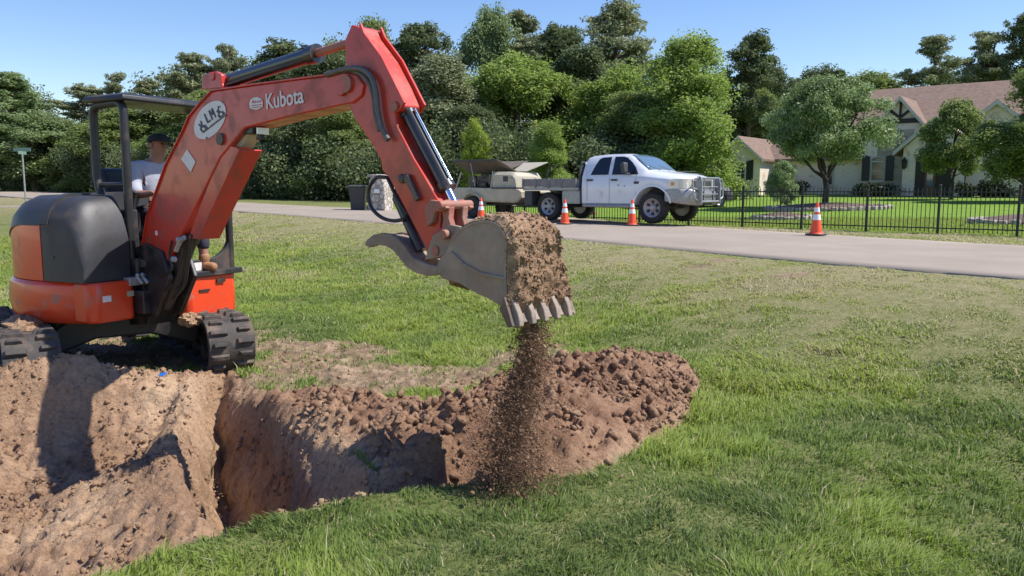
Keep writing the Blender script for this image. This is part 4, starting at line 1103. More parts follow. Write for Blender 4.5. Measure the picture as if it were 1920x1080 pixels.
def nrm2(Q, i):
    a, b = Q[max(i-1, 0)], Q[min(i+1, len(Q)-1)]; tx, tz = b[0]-a[0], b[1]-a[1]; l = math.hypot(tx, tz) or 1
    return (-tz/l, tx/l)   # left normal = outward (up/right) for this direction
rs = []
for i in range(len(Q)):
    nx, nz = nrm2(Q, i)
    rs.append([bw(Q[i][0], Q[i][1], BWn+.004), bw(Q[i][0], Q[i][1], bfar(Q[i][1])-.026), bw(Q[i][0]-nx*.018, Q[i][1]-nz*.018, bfar(Q[i][1])-.026), bw(Q[i][0]-nx*.018, Q[i][1]-nz*.018, BWn+.004)])
mb.rings(rs)
# top hinge plate closing the back of the bucket
mb.prism(bpl([(838, 468), (850, 440), (862, 428), (866, 436), (848, 470)], BWn), lambda s, z, t: bw(s, z, t), BWn-.03, -.15)
# two hanger ears
for o in (.075, -.125): mb.prism(bpl([(835, 440), (868, 420), (886, 424), (880, 450), (850, 480), (820, 485)], 0), lambda s, z, t: bw(s, z, t), o, o+.03)
bucket = mb.build('bucket', M['bucket'], EXC, bevel=.004, smooth=30)
mb = MB()   # wear rib on the side plate
sp = bpl([(846, 472), (870, 495), (900, 512), (948, 522)], BWn)
for (s0, z0), (s1, z1) in zip(sp[:-1], sp[1:]): bar(mb, bw(s0, z0, BWn+.006), bw(s1, z1, BWn+.006), .018, .018)
mb.build('side_rib', M['bucket'], bucket, bevel=.004); mb = MB()
mb.prism(bpl([(950, 556), (966, 612), (957, 613), (940, 578), (946, 570)], BWn), lambda s, z, t: bw(s, z, t), BWn+.022, BWn)
mb.build('side_cutter', M['steel'], bucket, bevel=.004)
# teeth
M['tooth'] = pm('clay_smeared_steel', (.36, .28, .22), (.22, .18, .15), 14, .7, bump=.3)
for i in range(5):
    o = BWn-.03-(BWn-BWf-.06)*i/4
    tip = bpl([(951, 552), (966, 590), (969, 613), (962, 613), (952, 592), (946, 560)], BWn)
    tip = [(s+.012, z) for s, z in tip]
    mb = MB(); mb.prism(tip, lambda s, z, t: bw(s, z, t), o+.020, o-.020)
    mb.build('tooth', M['tooth'], bucket, bevel=.006)
# caked soil over the back of the shell
NU, NV = 90, 46; V = []; F = []; rng = np.random.default_rng(8)
qs = [Q[0]]; 
S = np.array(Q); cs = np.r_[0, np.cumsum(np.hypot(*np.diff(S, axis=0).T))]
for i in range(NU):
    u = cs[-1]*(.10+.84*i/(NU-1)); sx_ = np.interp(u, cs, S[:, 0]); sz_ = np.interp(u, cs, S[:, 1])
    k = min(max(int(np.searchsorted(cs, u)), 1), len(Q)-2); nx, nz = nrm2(Q, k)
    for j in range(NV):
        v = j/(NV-1); o = BWn+.0+(bfar(sz_)-.02-BWn)*v
        edge = min(1, min(v, 1-v)/.07)*min(1, i/5)*min(1, (NU-1-i)/6)
        a, b_ = np.array([u*1.0]), np.array([o])
        h = (.12+.88*min(1, (i/45)**1.5))*(.024*float(ridged(a, b_, 9, 3, 5)[0])+.016*float(fbm(a, b_, 4, 3, 9)[0])+.024*float(fbm(a, b_, 22, 3, 19, .65)[0])+sum(w_*float(hc_[0])**2*max(0, 1-float(f1_[0])*1.2)**.6 for w_, (f1_, hc_) in ((.030, worley(a, b_, 9, 401)), (.016, worley(a, b_, 20, 411)))))
        bare_ = float(sst(.40, .52, fbm(a, b_, 3.2, 3, 29)[0])) if i < NU*.25 else 1
        # gaps between the teeth stay open at the tip
        h = .004+h*edge*(.35+.65*bare_)-(.012*(i > NU-9)*abs(math.sin(v*math.pi*4)))
        V.append(tuple(bw(sx_+nx*h, sz_+nz*h, o)-EXC.location))
for i in range(NU-1):
    for j in range(NV-1): F.append((i*NV+j, i*NV+j+1, (i+1)*NV+j+1, (i+1)*NV+j))
V = np.array(V); ck = np_mesh('caked_soil', V, np.array(F), M['soil'], {'heap': ('POINT', np.full(len(V), .25))}, smooth=True, parent=bucket)
ck['label'] = 'tan clay caked on the back of the bucket'
rc = np.random.default_rng(77); pk = rc.integers(NV*6, NU*NV-NV*4, 2600); rr_ = .002+.011*rc.uniform(0, 1, 2600)**5
cc_ = clod_mesh('caked_crumbs', V[pk]+rc.normal(0, .004, (2600, 3)), rr_, M['soil'], 'crumbs stuck to the caked clay', 78, attr_heap=rc.uniform(-.2, .8, 2600)); cc_.parent = bucket
mb = MB()  # dirt remaining inside
lump('soil_load', bw(*bp(905, 500, -.14), -.14), .16, .24, .13, 5, M['soil'], EXC, BD, BN)

# --- decals
def flat(mb, pts, off, th=.002): mb.prism(bpl(pts, off), lambda s, z, t: bw(s, z, t), off, off+th); return mb
def ell(cx, cy, rx, ry, rot, n=40):
    c, s = math.cos(rot), math.sin(rot)
    return [(cx+rx*math.cos(a)*c-ry*math.sin(a)*s, cy+rx*math.cos(a)*s+ry*math.sin(a)*c) for a in [2*math.pi*k/n for k in range(n)]]
o1 = near+.003
dec = flat(MB(), ell(394, 225, 40, 24.5, R(-57)), o1).build('oval_sticker', M['white'], boom, smooth=0)
mb = MB(); o2 = o1+.0035
def rotp(pts, cx, cy, a): c, s = math.cos(a), math.sin(a); return [(cx+x*c-y*s, cy+x*s+y*c) for x, y in pts]
A0 = R(-36); cx_, cy_ = 396, 224
# ground bar with two little machine silhouettes and tall slanted letters
for q in ([(-27, 10), (27, 8.5), (27, 10.2), (-27, 12)],
          [(-28, 9), (-28, 2), (-25, 1), (-25, -7), (-23, -7), (-22, -2), (-18, -10), (-16.5, -9), (-19, 0), (-15, 1), (-14, 9)],
          [(14, 8), (14, 1), (17, 0), (17, -7), (22, -8), (23, -1), (27, 0), (28, 7)],
          [(21, -8), (25, -13), (29, -9), (27.5, -8), (25, -10.5), (22.5, -7)],
          [(-10, 2), (-5.5, -16), (-2.8, -16), (-6.5, -.6), (-1.2, -.8), (-2, 2)],
          [(.5, 2), (5, -16), (7.5, -16), (3.2, 2)], [(6.2, -16), (8.2, -16), (8.2, -6), (6.6, -5)],
          [(8.0, -7), (11.2, -16), (13.4, -16), (9.0, -4.5)], [(8.2, 2), (12.4, -16), (14.6, -16), (10.6, 2)]):
    flat(mb, rotp(q, cx_, cy_, A0), o2)
flat(mb, [(386, 258), (388.5, 256), (389, 259), (386.5, 260)], o2)
mb.build('printed_emblem', M['navy'], dec, smooth=0)
mb = MB()
for q in ((-22, 6), (21, 3)): flat(mb, rotp(ell(q[0], q[1], 2.6, 2.6, 0, 12), cx_, cy_, A0), o2+.0025, .001)
flat(mb, rotp([(-10, 6.2), (10, 5.4), (10, 7.4), (-10, 8.2)], cx_, cy_, A0), o2+.0025, .001)
mb.build('printed_emblem', M['white'], dec, smooth=0)
flat(MB(), [(351, 280), (367, 303), (358, 323), (340, 298)], o1).build('diamond_sticker', M['white'], boom, smooth=0)
bd = flat(MB(), [(469, 203), (468, 194), (470, 187), (476, 183), (483, 182), (490, 185), (493, 190), (493, 200), (487, 204), (481, 206), (475, 205)], o1).build('round_badge', M['white'], boom, smooth=0)
mb = MB()
for k in range(4): flat(mb, [(472.5+k*4.6, 193.5-k*.5), (475.8+k*4.6, 193.2-k*.5), (475.6+k*4.6, 189-abs(k-1.5)), (473+k*4.6, 190-abs(k-1.5))], o2, .001)
flat(mb, [(471, 197.5), (491, 195.3), (491, 196.8), (471, 199)], o2, .001); flat(mb, [(473, 201.5), (489, 199.6), (488, 201), (474, 202.8)], o2, .001)
mb.build('badge_print', M['red'], bd, smooth=0)
def text_mesh(name, body, mat, parent, o, ax, ay, size, extr=.001, fit=None, bold=0.0, shear=0):
    cu = bpy.data.curves.new('tmp_text', 'FONT'); cu.body = body; cu.size = size; cu.extrude = extr; cu.offset = bold; cu.shear = shear
    to = bpy.data.objects.new('tmp_text', cu); SC.collection.objects.link(to)
    bpy.context.view_layer.update()
    dg = bpy.context.evaluated_depsgraph_get(); me = bpy.data.meshes.new_from_object(to.evaluated_get(dg))
    bpy.data.objects.remove(to); bpy.data.curves.remove(cu)
    ax = Vector(ax).normalized(); ay = Vector(ay).normalized(); az = ax.cross(ay)
    org = ORG.get(parent.name, Vector()) if parent else Vector()
    xs_ = [v.co.x for v in me.vertices]; wd = max(xs_)-min(xs_); k = (fit/wd) if fit else 1
    for v in me.vertices: v.co = Vector(o)+ax*(v.co.x-min(xs_))*k+ay*v.co.y*k+az*v.co.z-org
    me.name = name; me.materials.clear(); me.materials.append(mat)
    ob = bpy.data.objects.new(name, me); link(ob, parent); return ob
t0 = bw(*bp(500, 205, o1), o1+.0015); t1 = bw(*bp(570, 192, o1), o1+.0015); tdir = (t1-t0)
text_mesh('brand_lettering', 'Kubota', M['white'], boom, t0, tdir, BN.cross(tdir.normalized()), .14, .001, tdir.length, .002)
mb = MB(); mb.lathe([(.012, 0), (.022, 0), (.022, .004), (.012, .004)], bw(*bp(294, 437, near), near+.001), BN, 16); mb.build('round_sticker', M['white'], boom)

# --- falling soil between bucket and heap
def falling():
    rng = np.random.default_rng(31); n = 70000
    u = rng.uniform(0, 1, n)**.85                # 0 at the bucket lip, 1 on the heap
    top = bw(*bp(1000, 596, -.10), -.10); gx, gy = top.x-.02, top.y-.11
    bot = Hs(gx, gy)+.02
    z = top.z+(bot-top.z)*u
    spr = .040+.085*u**1.6
    fx = rng.normal(0, 1, n); fy = rng.normal(0, 1, n)
    x = gx+fx*spr*(1+.5*(rng.uniform(0, 1, n) < .15))+.025*np.sin(u*7)-.09*u+.05*(fbm(u, fy*.3, 6, 3, 5)-.5); y = gy+.12*(1-u)+fy*spr*1.2-.05*u
    r = .0012+.0045*rng.uniform(0, 1, n)**5
    big = rng.uniform(0, 1, n) < .006; r[big] = rng.uniform(.009, .018, big.sum())
    clod_mesh('falling_soil', np.stack([x, y, z], 1), r, M['soil'], 'soil pouring from the bucket teeth onto the heap', 41, attr_heap=np.clip(rng.normal(.8, .3, n), 0, 1), low=True)
falling()
# ------------------------------------------------------------------ operator
def person_skin(name, verts, edges, mat, parent, sub=2):
    """verts: (point, radius) ; one continuous skinned body"""
    org = ORG.get(parent.name, Vector()) if parent else Vector()
    me = bpy.data.meshes.new(name); me.from_pydata([Vector(v[0])-org for v in verts], edges, []); me.update()
    o = bpy.data.objects.new(name, me); link(o, parent)
    m = o.modifiers.new('skin', 'SKIN'); m.use_smooth_shade = True
    sl_ = me.skin_vertices[0].data if me.skin_vertices else None
    if sl_ is None:
        return o
    for i, v in enumerate(verts):
        r = v[1]; sl_[i].radius = (r, r) if not isinstance(r, tuple) else r
    sl_[0].use_root = True
    s = o.modifiers.new('sub', 'SUBSURF'); s.levels = sub; s.render_levels = sub
    me.materials.append(mat); return o
M['skin'] = pm('skin', (.30, .15, .10), (.34, .18, .12), 10, .55)
M['shirt'] = pm('grey_shirt', (.34, .35, .42), (.40, .41, .48), 6, .9, bump=.3, bscale=20)
M['print'] = pm('shirt_print', (.75, .72, .76), (.55, .20, .30), 28, .9, lo=.5, hi=.6)
M['jeans'] = pm('dark_trousers', (.025, .028, .045), (.035, .038, .055), 14, .9, bump=.3)
M['boot'] = pm('tan_boot', (.36, .19, .09), (.28, .14, .07), 12, .7)
M['cap'] = pm('dark_cap', (.018, .02, .022), rough=.85)
def build_person():
    b = lambda f, l, z: hw(f+.10, l+.02, z)
    oper = thing('person', tuple(b(.05, .33, .68)), 'operator in a grey shirt and dark cap seated under the excavator canopy behind the boom', 'person')
    hip = b(.05, .34, .76); mid = b(.03, .34, .95); ch = b(.06, .34, 1.14); nk = b(.10, .34, 1.27)
    head0 = b(.13, .34, 1.335); head1 = b(.155, .34, 1.415); head2 = b(.145, .34, 1.48)
    V = [(hip, .145), (mid, .135), (ch, (.16, .13)), (nk, .055), (head0, .072), (head1, .088), (head2, .075)]
    E = [(0, 1), (1, 2), (2, 3), (3, 4), (4, 5), (5, 6)]
    def chain(start, pts):
        k = start
        for p, r in pts: V.append((p, r)); E.append((k, len(V)-1)); k = len(V)-1
        return k
    wr = []
    for s in (-1, 1):
        sh = b(.06, .34+s*.19, 1.19); el = b(.10, .34+s*.27, .95); w_ = b(.32, .34+s*.27, .96)
        k = chain(2, [(sh, .065), (el, .048), (w_, .032), (b(.37, .34+s*.27, .965), .030)])
        # palm, four fingers curled over the lever knob, thumb from the side
        for q in range(4):
            y = .34+s*.27+(-.028+.019*q); L_ = (.9, 1.0, .97, .78)[q]
            chain(k, [(b(.405, y, .975), .0095), (b(.405+.03*L_, y, .965), .0085), (b(.405+.032*L_, y, .94), .0078)])
        chain(k-0, [(b(.375, .34+s*.27-s*.035, .962), .010), (b(.405, .34+s*.27-s*.040, .945), .009)])
    for s in (-1, 1):
        hj = b(.10, .34+s*.10, .74); kn = b(.47, .34+s*.14, .76); an_ = b(.52, .34+s*.15, .34); hl = b(.50, .34+s*.15, .28); toe = b(.64, .34+s*.16, .265)
        chain(0, [(hj, .088), (kn, .062), (an_, .042), (hl, .038), (toe, .032)])
    body = person_skin('body', V, E, M['skin'], oper)
    # clothes just outside the body
    SV = [(b(.05, .34, .80), .158), (mid, .150), (ch, (.178, .145)), (b(.095, .34, 1.25), .085)]; SE = [(0, 1), (1, 2), (2, 3)]
    for s in (-1, 1):
        SV.append((b(.06, .34+s*.19, 1.19), .082)); SE.append((2, len(SV)-1)); SV.append((b(.085, .34+s*.245, 1.02), .072)); SE.append((len(SV)-2, len(SV)-1))
        SV.append((b(.19, .34+s*.275, .95), .060)); SE.append((len(SV)-2, len(SV)-1))
    person_skin('shirt', SV, SE, M['shirt'], oper)
    TV = [(b(.05, .34, .74), .155)]; TE = []
    for s in (-1, 1):
        k = 0
        for p, r in ((b(.12, .34+s*.10, .74), .102), (b(.47, .34+s*.14, .76), .078), (b(.52, .34+s*.15, .42), .060)):
            TV.append((p, r)); TE.append((k, len(TV)-1)); k = len(TV)-1
    person_skin('trousers', TV, TE, M['jeans'], oper)
    for s in (-1, 1):
        BV = [(b(.52, .34+s*.15, .42), .056), (b(.515, .34+s*.15, .33), .054), (b(.505, .34+s*.15, .285), .052), (b(.60, .34+s*.16, .275), .050), (b(.66, .34+s*.16, .27), .040)]
        person_skin('boot', BV, [(0, 1), (1, 2), (2, 3), (3, 4)], M['boot'], oper)
    # face features, ears, hair, cap
    fd = (HD+Vector((0, 0, -.05))).normalized()
    mb = MB(); c = b(.155, .34, 1.41)
    mb.prism([(.082, .012), (.112, -.022), (.085, -.028)], lambda a, z, t: c+HD*a+HL*t+Vector((0, 0, z)), -.012, .012)
    for s in (-1, 1): mb.ball(c+HL*s*.092+HD*-.008+Vector((0, 0, -.005)), .022, 8, (1, .5, 1.3))
    mb.build('nose_and_ears', M['skin'], oper)
    mb = MB()
    for s in (-1, 1): mb.ball(c+HD*.085+HL*s*.032+Vector((0, 0, .012)), .010, 8)
    mb.build('eyes', M['cap'], oper)
    mb = MB(); mb.box(c+HD*.088+Vector((0, 0, -.052)), (.008, .045, .008), HD, HL, (0, 0, 1)); mb.build('mouth', M['rustlink'], oper)
    mb = MB(); rs = []
    for i in range(8):
        a = math.pi/2*i/7; rs.append([c+Vector((0, 0, .035+.075*math.sin(a)))+(HD*math.cos(2*math.pi*k/20)*1.05+HL*math.sin(2*math.pi*k/20)*.95)*(.104*math.cos(a)+.003) for k in range(20)])
    mb.rings(rs); rs = []
    for i in range(5):
        u = i/4; w_ = .085*(1-.35*u*u); rs.append([c+HD*(.085+.09*u)+HL*-w_+Vector((0, 0, .035-.012*u)), c+HD*(.085+.09*u)+HL*w_+Vector((0, 0, .035-.012*u)), c+HD*(.085+.09*u)+HL*w_+Vector((0, 0, .043-.012*u)), c+HD*(.085+.09*u)+HL*-w_+Vector((0, 0, .043-.012*u))])
    mb.rings(rs); mb.build('cap', M['cap'], oper, smooth=50)
    mb = MB(); rs = []
    for i in range(5):
        z = .04-.018*i; rs.append([c+Vector((0, 0, z))+(HD*math.cos(a)*.098+HL*math.sin(a)*.094) for a in [math.pi*.55+math.pi*.9*k/12 for k in range(13)]])
    mb.rings(rs, closed=False, caps=False); mb.build('hair', M['cap'], oper)
build_person()

# ------------------------------------------------------------------ road vehicles
RD = Vector((UX, UY, 0)); RL = Vector((VX, VY, 0))
fw = on_z(1226, 421, .03); TA = fw-RD*3.56+RL*.88        # truck origin: rear axle centre on the road
TA.z = float(Hr(TA.x, TA.y))+.05
def vframe(o, D, L_): return lambda x, y, z: Vector(o)+D*x+L_*y+Vector((0, 0, z))
def loft_body(T, st, mat, name, parent, bevel=0):
    """st: (x, zbot, zbelt, ztop, wbody, wtop)"""
    rs = []
    for (x, zb, zl, zt, wb, wt_) in st:
        zt2 = max(zt, zl+.012); zm = zb+(zl-zb)*.55; g = zt2-zl
        half = [(wb*.94, zb), (wb*.985, zb+.04), (wb, zm), (wb*.985, zl-.03), (wb*.965, zl), (wb*.965+(wt_-wb*.965)*.5, zl+g*.5), (wt_, zl+g*.86), (wt_-.07, zl+g*.97), (wt_*.45, zt2+.006), (0, zt2+.01)]
        sec = [T(x, -y, z) for y, z in half]+[T(x, y, z) for y, z in half[-2::-1]]
        rs.append(sec)
    mb = MB(); mb.rings(rs); return mb.build(name, mat, parent, smooth=38, bevel=bevel)
def arch(x, xc, R_, zc, z):
    return max(z, zc+math.sqrt(max(R_*R_-(x-xc)**2, 0))) if abs(x-xc) < R_ else z
def wheel(T, x, y, z, r, w, parent, side, rimmat='alu', holes=6, rimr=.62):
    ax = (T(0, 1, 0)-T(0, 0, 0))*side
    mb = MB(); rr = r*rimr
    mb.lathe([(rr, -w/2), (r*.9, -w/2), (r*.97, -w/2+.03), (r, -w/2+.06), (r, w/2-.06), (r*.97, w/2-.03), (r*.9, w/2), (rr*1.04, w/2), (rr, w/2-.02), (rr-.004, 0)], T(x, y, z), ax, 36, caps=False)
    f = (T(1, 0, 0)-T(0, 0, 0)); up = Vector((0, 0, 1))
    for k in range(30):     # tread blocks
        a = 2*math.pi*k/30; n_ = f*math.cos(a)+up*math.sin(a); tt = -f*math.sin(a)+up*math.cos(a)
        for o in (-.33, .33): mb.box(T(x, y, z)+n_*(r-.001)+ax*w*o*.9+tt*.01*(1 if o > 0 else -1), (.028, w*.26, .016), tt, ax, n_)
    wo = bpy.data.objects.new('wheel', None); link(wo, parent); ORG[wo.name] = ORG[parent.name]
    t = mb.build('tyre', M['tyre'], wo, smooth=40)
    mb = MB(); mb.lathe([(.02, w*.10), (rr*.25, w*.30), (rr*.34, w*.26), (rr*.40, w*.10), (rr*.80, w*.22), (rr*.9, w*.36), (rr, w*.42), (rr, -w*.4), (.03, -w*.4)], T(x, y, z), ax, 30)
    nf_ = len(mb.f)
    for k in range(holes):
        a = 2*math.pi*(k+.5)/holes; n_ = f*math.cos(a)+up*math.sin(a); tt = -f*math.sin(a)+up*math.cos(a)
        mb.prism([(-.022*r/.4, .46*rr), (.022*r/.4, .46*rr), (.045*r/.4, .76*rr), (-.045*r/.4, .76*rr)], lambda p, q, t_: T(x, y, z)+tt*p+n_*q+ax*t_, w*.12, w*.235)
    rim = mb.build('rim', M[rimmat], wo, smooth=40); rim.data.materials.append(M['tyre'])
    for p_ in rim.data.polygons[nf_:]: p_.material_index = 1
    mb = MB(); mb.lathe([(.06, w*.25), (.055, w*.36), (.03, w*.38), (.005, w*.385)], T(x, y, z), ax, 16); mb.build('hub_cap', M['alu'], wo)
    return wo
def build_truck():
    T = vframe(TA, RD, RL)
    tk = thing('pickup_truck', tuple(TA), 'white crew cab flatbed pickup with grey grille guard parked facing right on the road edge', 'pickup truck')
    WR = .425; AZ = WR
    st = []
    for i in range(71):
        x = 1.22+(4.52-1.22)*i/70
        zb = .50; zb = arch(x, 3.56, .565, AZ+.02, zb)
        if x > 4.12: zb = max(zb, .62)
        # top line
        xs = [1.22, 1.30, 1.45, 1.9, 2.45, 2.75, 3.0, 3.36, 3.8, 4.2, 4.42, 4.52]
        zs = [1.80, 1.87, 1.915, 1.95, 1.945, 1.89, 1.74, 1.455, 1.40, 1.345, 1.28, 1.16]
        zt = float(np.interp(x, xs, zs))
        zl = float(np.interp(x, [1.22, 2.9, 3.3, 4.3, 4.52], [1.32, 1.31, 1.30, 1.20, 1.10]))
        wb = float(np.interp(x, [1.22, 3.0, 4.0, 4.35, 4.52], [.985, .985, .985, .955, .84]))
        if abs(x-3.56) < .72: wb += .035*math.cos((x-3.56)/.72*math.pi/2)
        wt_ = float(np.interp(x, [1.22, 2.6, 3.0, 3.36, 3.6, 4.4, 4.52], [.74, .745, .76, .82, .80, .72, .66]))
        st.append((x, zb, zl, zt, wb, wt_))
    body = loft_body(T, st, M['truckwhite'], 'body', tk)
    # side glass (follows the tumblehome), both sides
    def sidey(x, z):
        zl = 1.315; zt = 1.93; u = (z-zl)/(zt-zl); return .985*.965+(.745-.985*.965)*min(max(u/.86, 0), 1)
    for s in (-1, 1):
        for pts in ([(1.50, 1.35), (1.60, 1.62), (1.70, 1.80), (1.80, 1.845), (2.10, 1.86), (2.10, 1.35)], [(2.22, 1.35), (2.22, 1.862), (2.50, 1.86), (2.62, 1.83), (2.80, 1.70), (2.95, 1.55), (3.06, 1.38), (3.05, 1.35)]):
            mb = MB(); mb.prism(pts, lambda a, z, t: T(a, s*(sidey(a, z)+t), z), .006, .016); g = mb.build('side_window', M['glass'], tk, smooth=0)
        mb = MB()
        for pa, pb in (((2.16, 1.30), (2.16, .53)), ((1.40, 1.30), (1.40, .6)), ((3.02, 1.28), (3.02, .72))):
            bar(mb, T(pa[0], s*.992, pa[1]), T(pb[0], s*.992, pb[1]), .008, .004)
        mb.build('door_gap', M['darkgrey'], tk, smooth=0)
        for hx in (1.50, 2.32):
            mb = MB(); mb.box(T(hx, s*.998, 1.20), (.21, .035, .05), RD, RL, (0, 0, 1)); mb.build('door_handle', M['darkgrey'], tk, bevel=.012)
        mb = MB(); mb.tube([T(2.78, s*.93, 1.37), T(2.80, s*1.15, 1.36), T(2.80, s*1.25, 1.39)], [.03, .025, .03], 8)
        mr = mb.build('mirror_arm', M['darkgrey'], tk, smooth=60)
        mb = MB(); mb.box(T(2.78, s*1.22, 1.53), (.13, .23, .30), RD, RL, (0, 0, 1)); mb.build('wing_mirror', M['darkgrey'], tk, bevel=.04)
        mb = MB(); mb.tube([T(1.3, s*1.02, .46), T(3.0, s*1.02, .46)], .045, 10); bar(mb, T(1.3, s*.97, .47), T(3.0, s*.97, .47), .16, .03); mb.build('running_board', M['greyrail'], tk, smooth=50)
        mb = MB(); rs = []
        for i in range(19):
            a = math.pi*(.06+.86*i/18); rs.append([T(3.56+R_*math.cos(a), s*y, AZ+.03+R_*math.sin(a)) for R_, y in ((.555, 1.0), (.60, 1.0), (.60, 1.032), (.555, 1.038))])
        mb.rings(rs); mb.build('wheel_arch_trim', M['truckwhite'], tk, smooth=50)
        mb = MB(); rs = []    # headlight follows the front corner
        for (x, y) in ((4.02, 1.0), (4.22, .985), (4.36, .955), (4.47, .88), (4.535, .74), (4.545, .62)):
            zt_ = 1.215 if x > 4.1 else 1.19
            rs.append([T(x, s*(y-.03), .96), T(x+.012, s*(y+.008), .96), T(x+.012, s*(y+.004), zt_), T(x, s*(y-.03), zt_)])
        mb.rings(rs); hl = mb.build('headlight', M['lens'], tk, smooth=60)
        mb = MB(); mb.box(T(4.16, s*1.0, 1.08), (.10, .02, .09), RD, RL, (0, 0, 1)); mb.build('turn_signal', pm('amber_lens', (.55, .25, .12), rough=.2), hl, bevel=.01)
        mb = MB(); mb.box(T(3.05, s*.998, 1.12), (.17, .012, .07), RD, RL, (0, 0, 1)); mb.build('fender_badge', M['darkgrey'], tk, bevel=.004)
        mb = MB(); mb.ball(T(2.66, s*.99, 1.03), .016, 8); mb.box(T(2.46, s*.990, 1.05), (.05, .01, .02), RD, RL, (0, 0, 1)); mb.build('door_scuff', M['darkgrey'], tk)
    # windscreen
    mb = MB(); rs = []
    for x, z, w_ in ((2.70, 1.905, .64), (2.85, 1.835, .68), (3.0, 1.745, .72), (3.17, 1.605, .755), (3.34, 1.475, .78)):
        rs.append([T(x, y*w_, z+.006+.022-.03*abs(y)**2.5*.9) for y in np.linspace(-1, 1, 13)])
    vs = [v for r in rs for v in r]; n = 13
    mb.add(vs, [(k*n+i, k*n+i+1, (k+1)*n+i+1, (k+1)*n+i) for k in range(len(rs)-1) for i in range(n-1)])
    wsn = mb.build('windscreen', M['wglass'], tk, smooth=60); sol = wsn.modifiers.new('solid', 'SOLIDIFY'); sol.thickness = .012
    mb = MB(); mb.tube([T(3.36, -.2, 1.485), T(3.2, -.6, 1.60)], .01, 6); mb.tube([T(3.36, .4, 1.485), T(3.2, 0, 1.61)], .01, 6); mb.build('wiper', M['darkgrey'], wsn)
    # grille and emblem
    mb = MB(); mb.prism([(-.60, .74), (.60, .74), (.66, 1.16), (.58, 1.22), (-.58, 1.22), (-.66, 1.16)], lambda y, z, t: T(t, y, z), 4.50, 4.56); g = mb.build('grille', M['greyrail'], tk, bevel=.01)
    mb = MB()
    for y in (-.30, .30):
        for z in (.86, 1.08): mb.box(T(4.562, y, z), (.01, .48, .16), RD, RL, (0, 0, 1))
    mb.build('grille_mesh', M['darkgrey'], g, smooth=0)
    # heavy bumper with grille guard
    bp_ = [(-1.0, .56), (-.72, .50), (.72, .50), (1.0, .56), (1.0, .92), (.66, .98), (-.66, .98), (-1.0, .92)]
    mb = MB(); rs = []
    for y, x0, zb, zt in ((-1.03, 4.12, .60, .93), (-1.0, 4.42, .56, .94), (-.80, 4.66, .52, .95), (-.62, 4.74, .50, .93), (.62, 4.74, .50, .93), (.80, 4.66, .52, .95), (1.0, 4.42, .56, .94), (1.03, 4.12, .60, .93)):
        rs.append([T(x0-.20, y*.96, zb), T(x0-.04, y, zb), T(x0, y, zb+.08), T(x0, y, zt-.07), T(x0-.06, y, zt), T(x0-.20, y*.96, zt)])
    mb.rings(rs); mb.build('front_bumper', M['greyrail'], tk, bevel=.012)
    mb = MB()
    for s in (-1, 1):
        mb.prism([(4.74, .52), (4.84, .55), (4.84, 1.10), (4.78, 1.28), (4.68, 1.28), (4.66, .95)], lambda a, z, t: T(a, t, z), s*.60, s*.56)
        rtube(mb, [T(4.74, s*.60, .62), T(4.76, s*.92, .70), T(4.72, s*.95, 1.20), T(4.72, s*.60, 1.24)], .026)
        mb.tube([T(4.74, s*.60, .93), T(4.73, s*.95, .95)], .02, 8)
        mb.tube([T(4.76, s*.30, .60), T(4.76, s*.30, 1.24)], .02, 8)
    mb.tube([T(4.76, -.60, 1.24), T(4.76, .60, 1.24)], .026, 8); mb.tube([T(4.80, -.60, .60), T(4.80, .60, .60)], .03, 8); mb.tube([T(4.78, -.60, 1.0), T(4.78, .60, 1.0)], .016, 8); mb.tube([T(4.78, -.60, .80), T(4.78, .60, .80)], .016, 8)
    mb.build('grille_guard', M['greyrail'], tk, smooth=50)
    mb = MB(); mb.box(T(4.70, 0, .56), (.12, .5, .12), RD, RL, (0, 0, 1)); mb.cyl(T(4.70, -.2, .60), T(4.70, .2, .60), .06); mb.build('winch', M['darkgrey'], tk, bevel=.01)
    # flatbed
    mb = MB(); mb.box(T(.10, 0, .95), (2.06, 2.08, .10), RD, RL, (0, 0, 1)); bed = mb.build('flatbed', M['greyrail'], tk, bevel=.01)
    mb = MB()
    for s in (-1, 1):
        for k in range(4): mb.box(T(-.68+.49*k, s*1.03, 1.13), (.455, .035, .24), RD, RL, (0, 0, 1))
        for k in range(5): mb.box(T(-.92+.49*k, s*1.05, 1.12), (.05, .04, .30), RD, RL, (0, 0, 1))
    mb.box(T(-.92, 0, 1.13), (.035, 2.0, .24), RD, RL, (0, 0, 1)); mb.build('side_boards', M['board'], bed, bevel=.006)
    mb = MB(); mb.box(T(1.12, 0, 1.30), (.05, 1.9, .62), RD, RL, (0, 0, 1)); mb.tube([T(1.12, -.9, 1.0), T(1.10, -.84, 1.72), T(1.10, .84, 1.72), T(1.12, .9, 1.0)], .03, 8); mb.build('headache_rack', M['darkgrey'], bed, bevel=.006)
    for s in (-1, 1):
        mb = MB(); mb.box(T(.86, s*.86, .70), (.62, .34, .38), RD, RL, (0, 0, 1)); mb.build('toolbox', M['greyrail'], bed, bevel=.01)
        mb = MB(); mb.box(T(-.72, s*.82, .66), (.30, .46, .46), RD, RL, (0, 0, 1)); mb.build('mud_flap', M['darkgrey'], bed, bevel=.03)
    mb = MB()
    for s in (-1, 1): bar(mb, T(-.85, s*.42, .74), T(4.5, s*.42, .60), .08, .16)
    mb.cyl(T(0, -.8, WR), T(0, .8, WR), .06); mb.ball(T(0, 0, WR), .17); mb.cyl(T(3.56, -.8, WR), T(3.56, .8, WR), .05); mb.ball(T(3.56, .2, WR), .14)
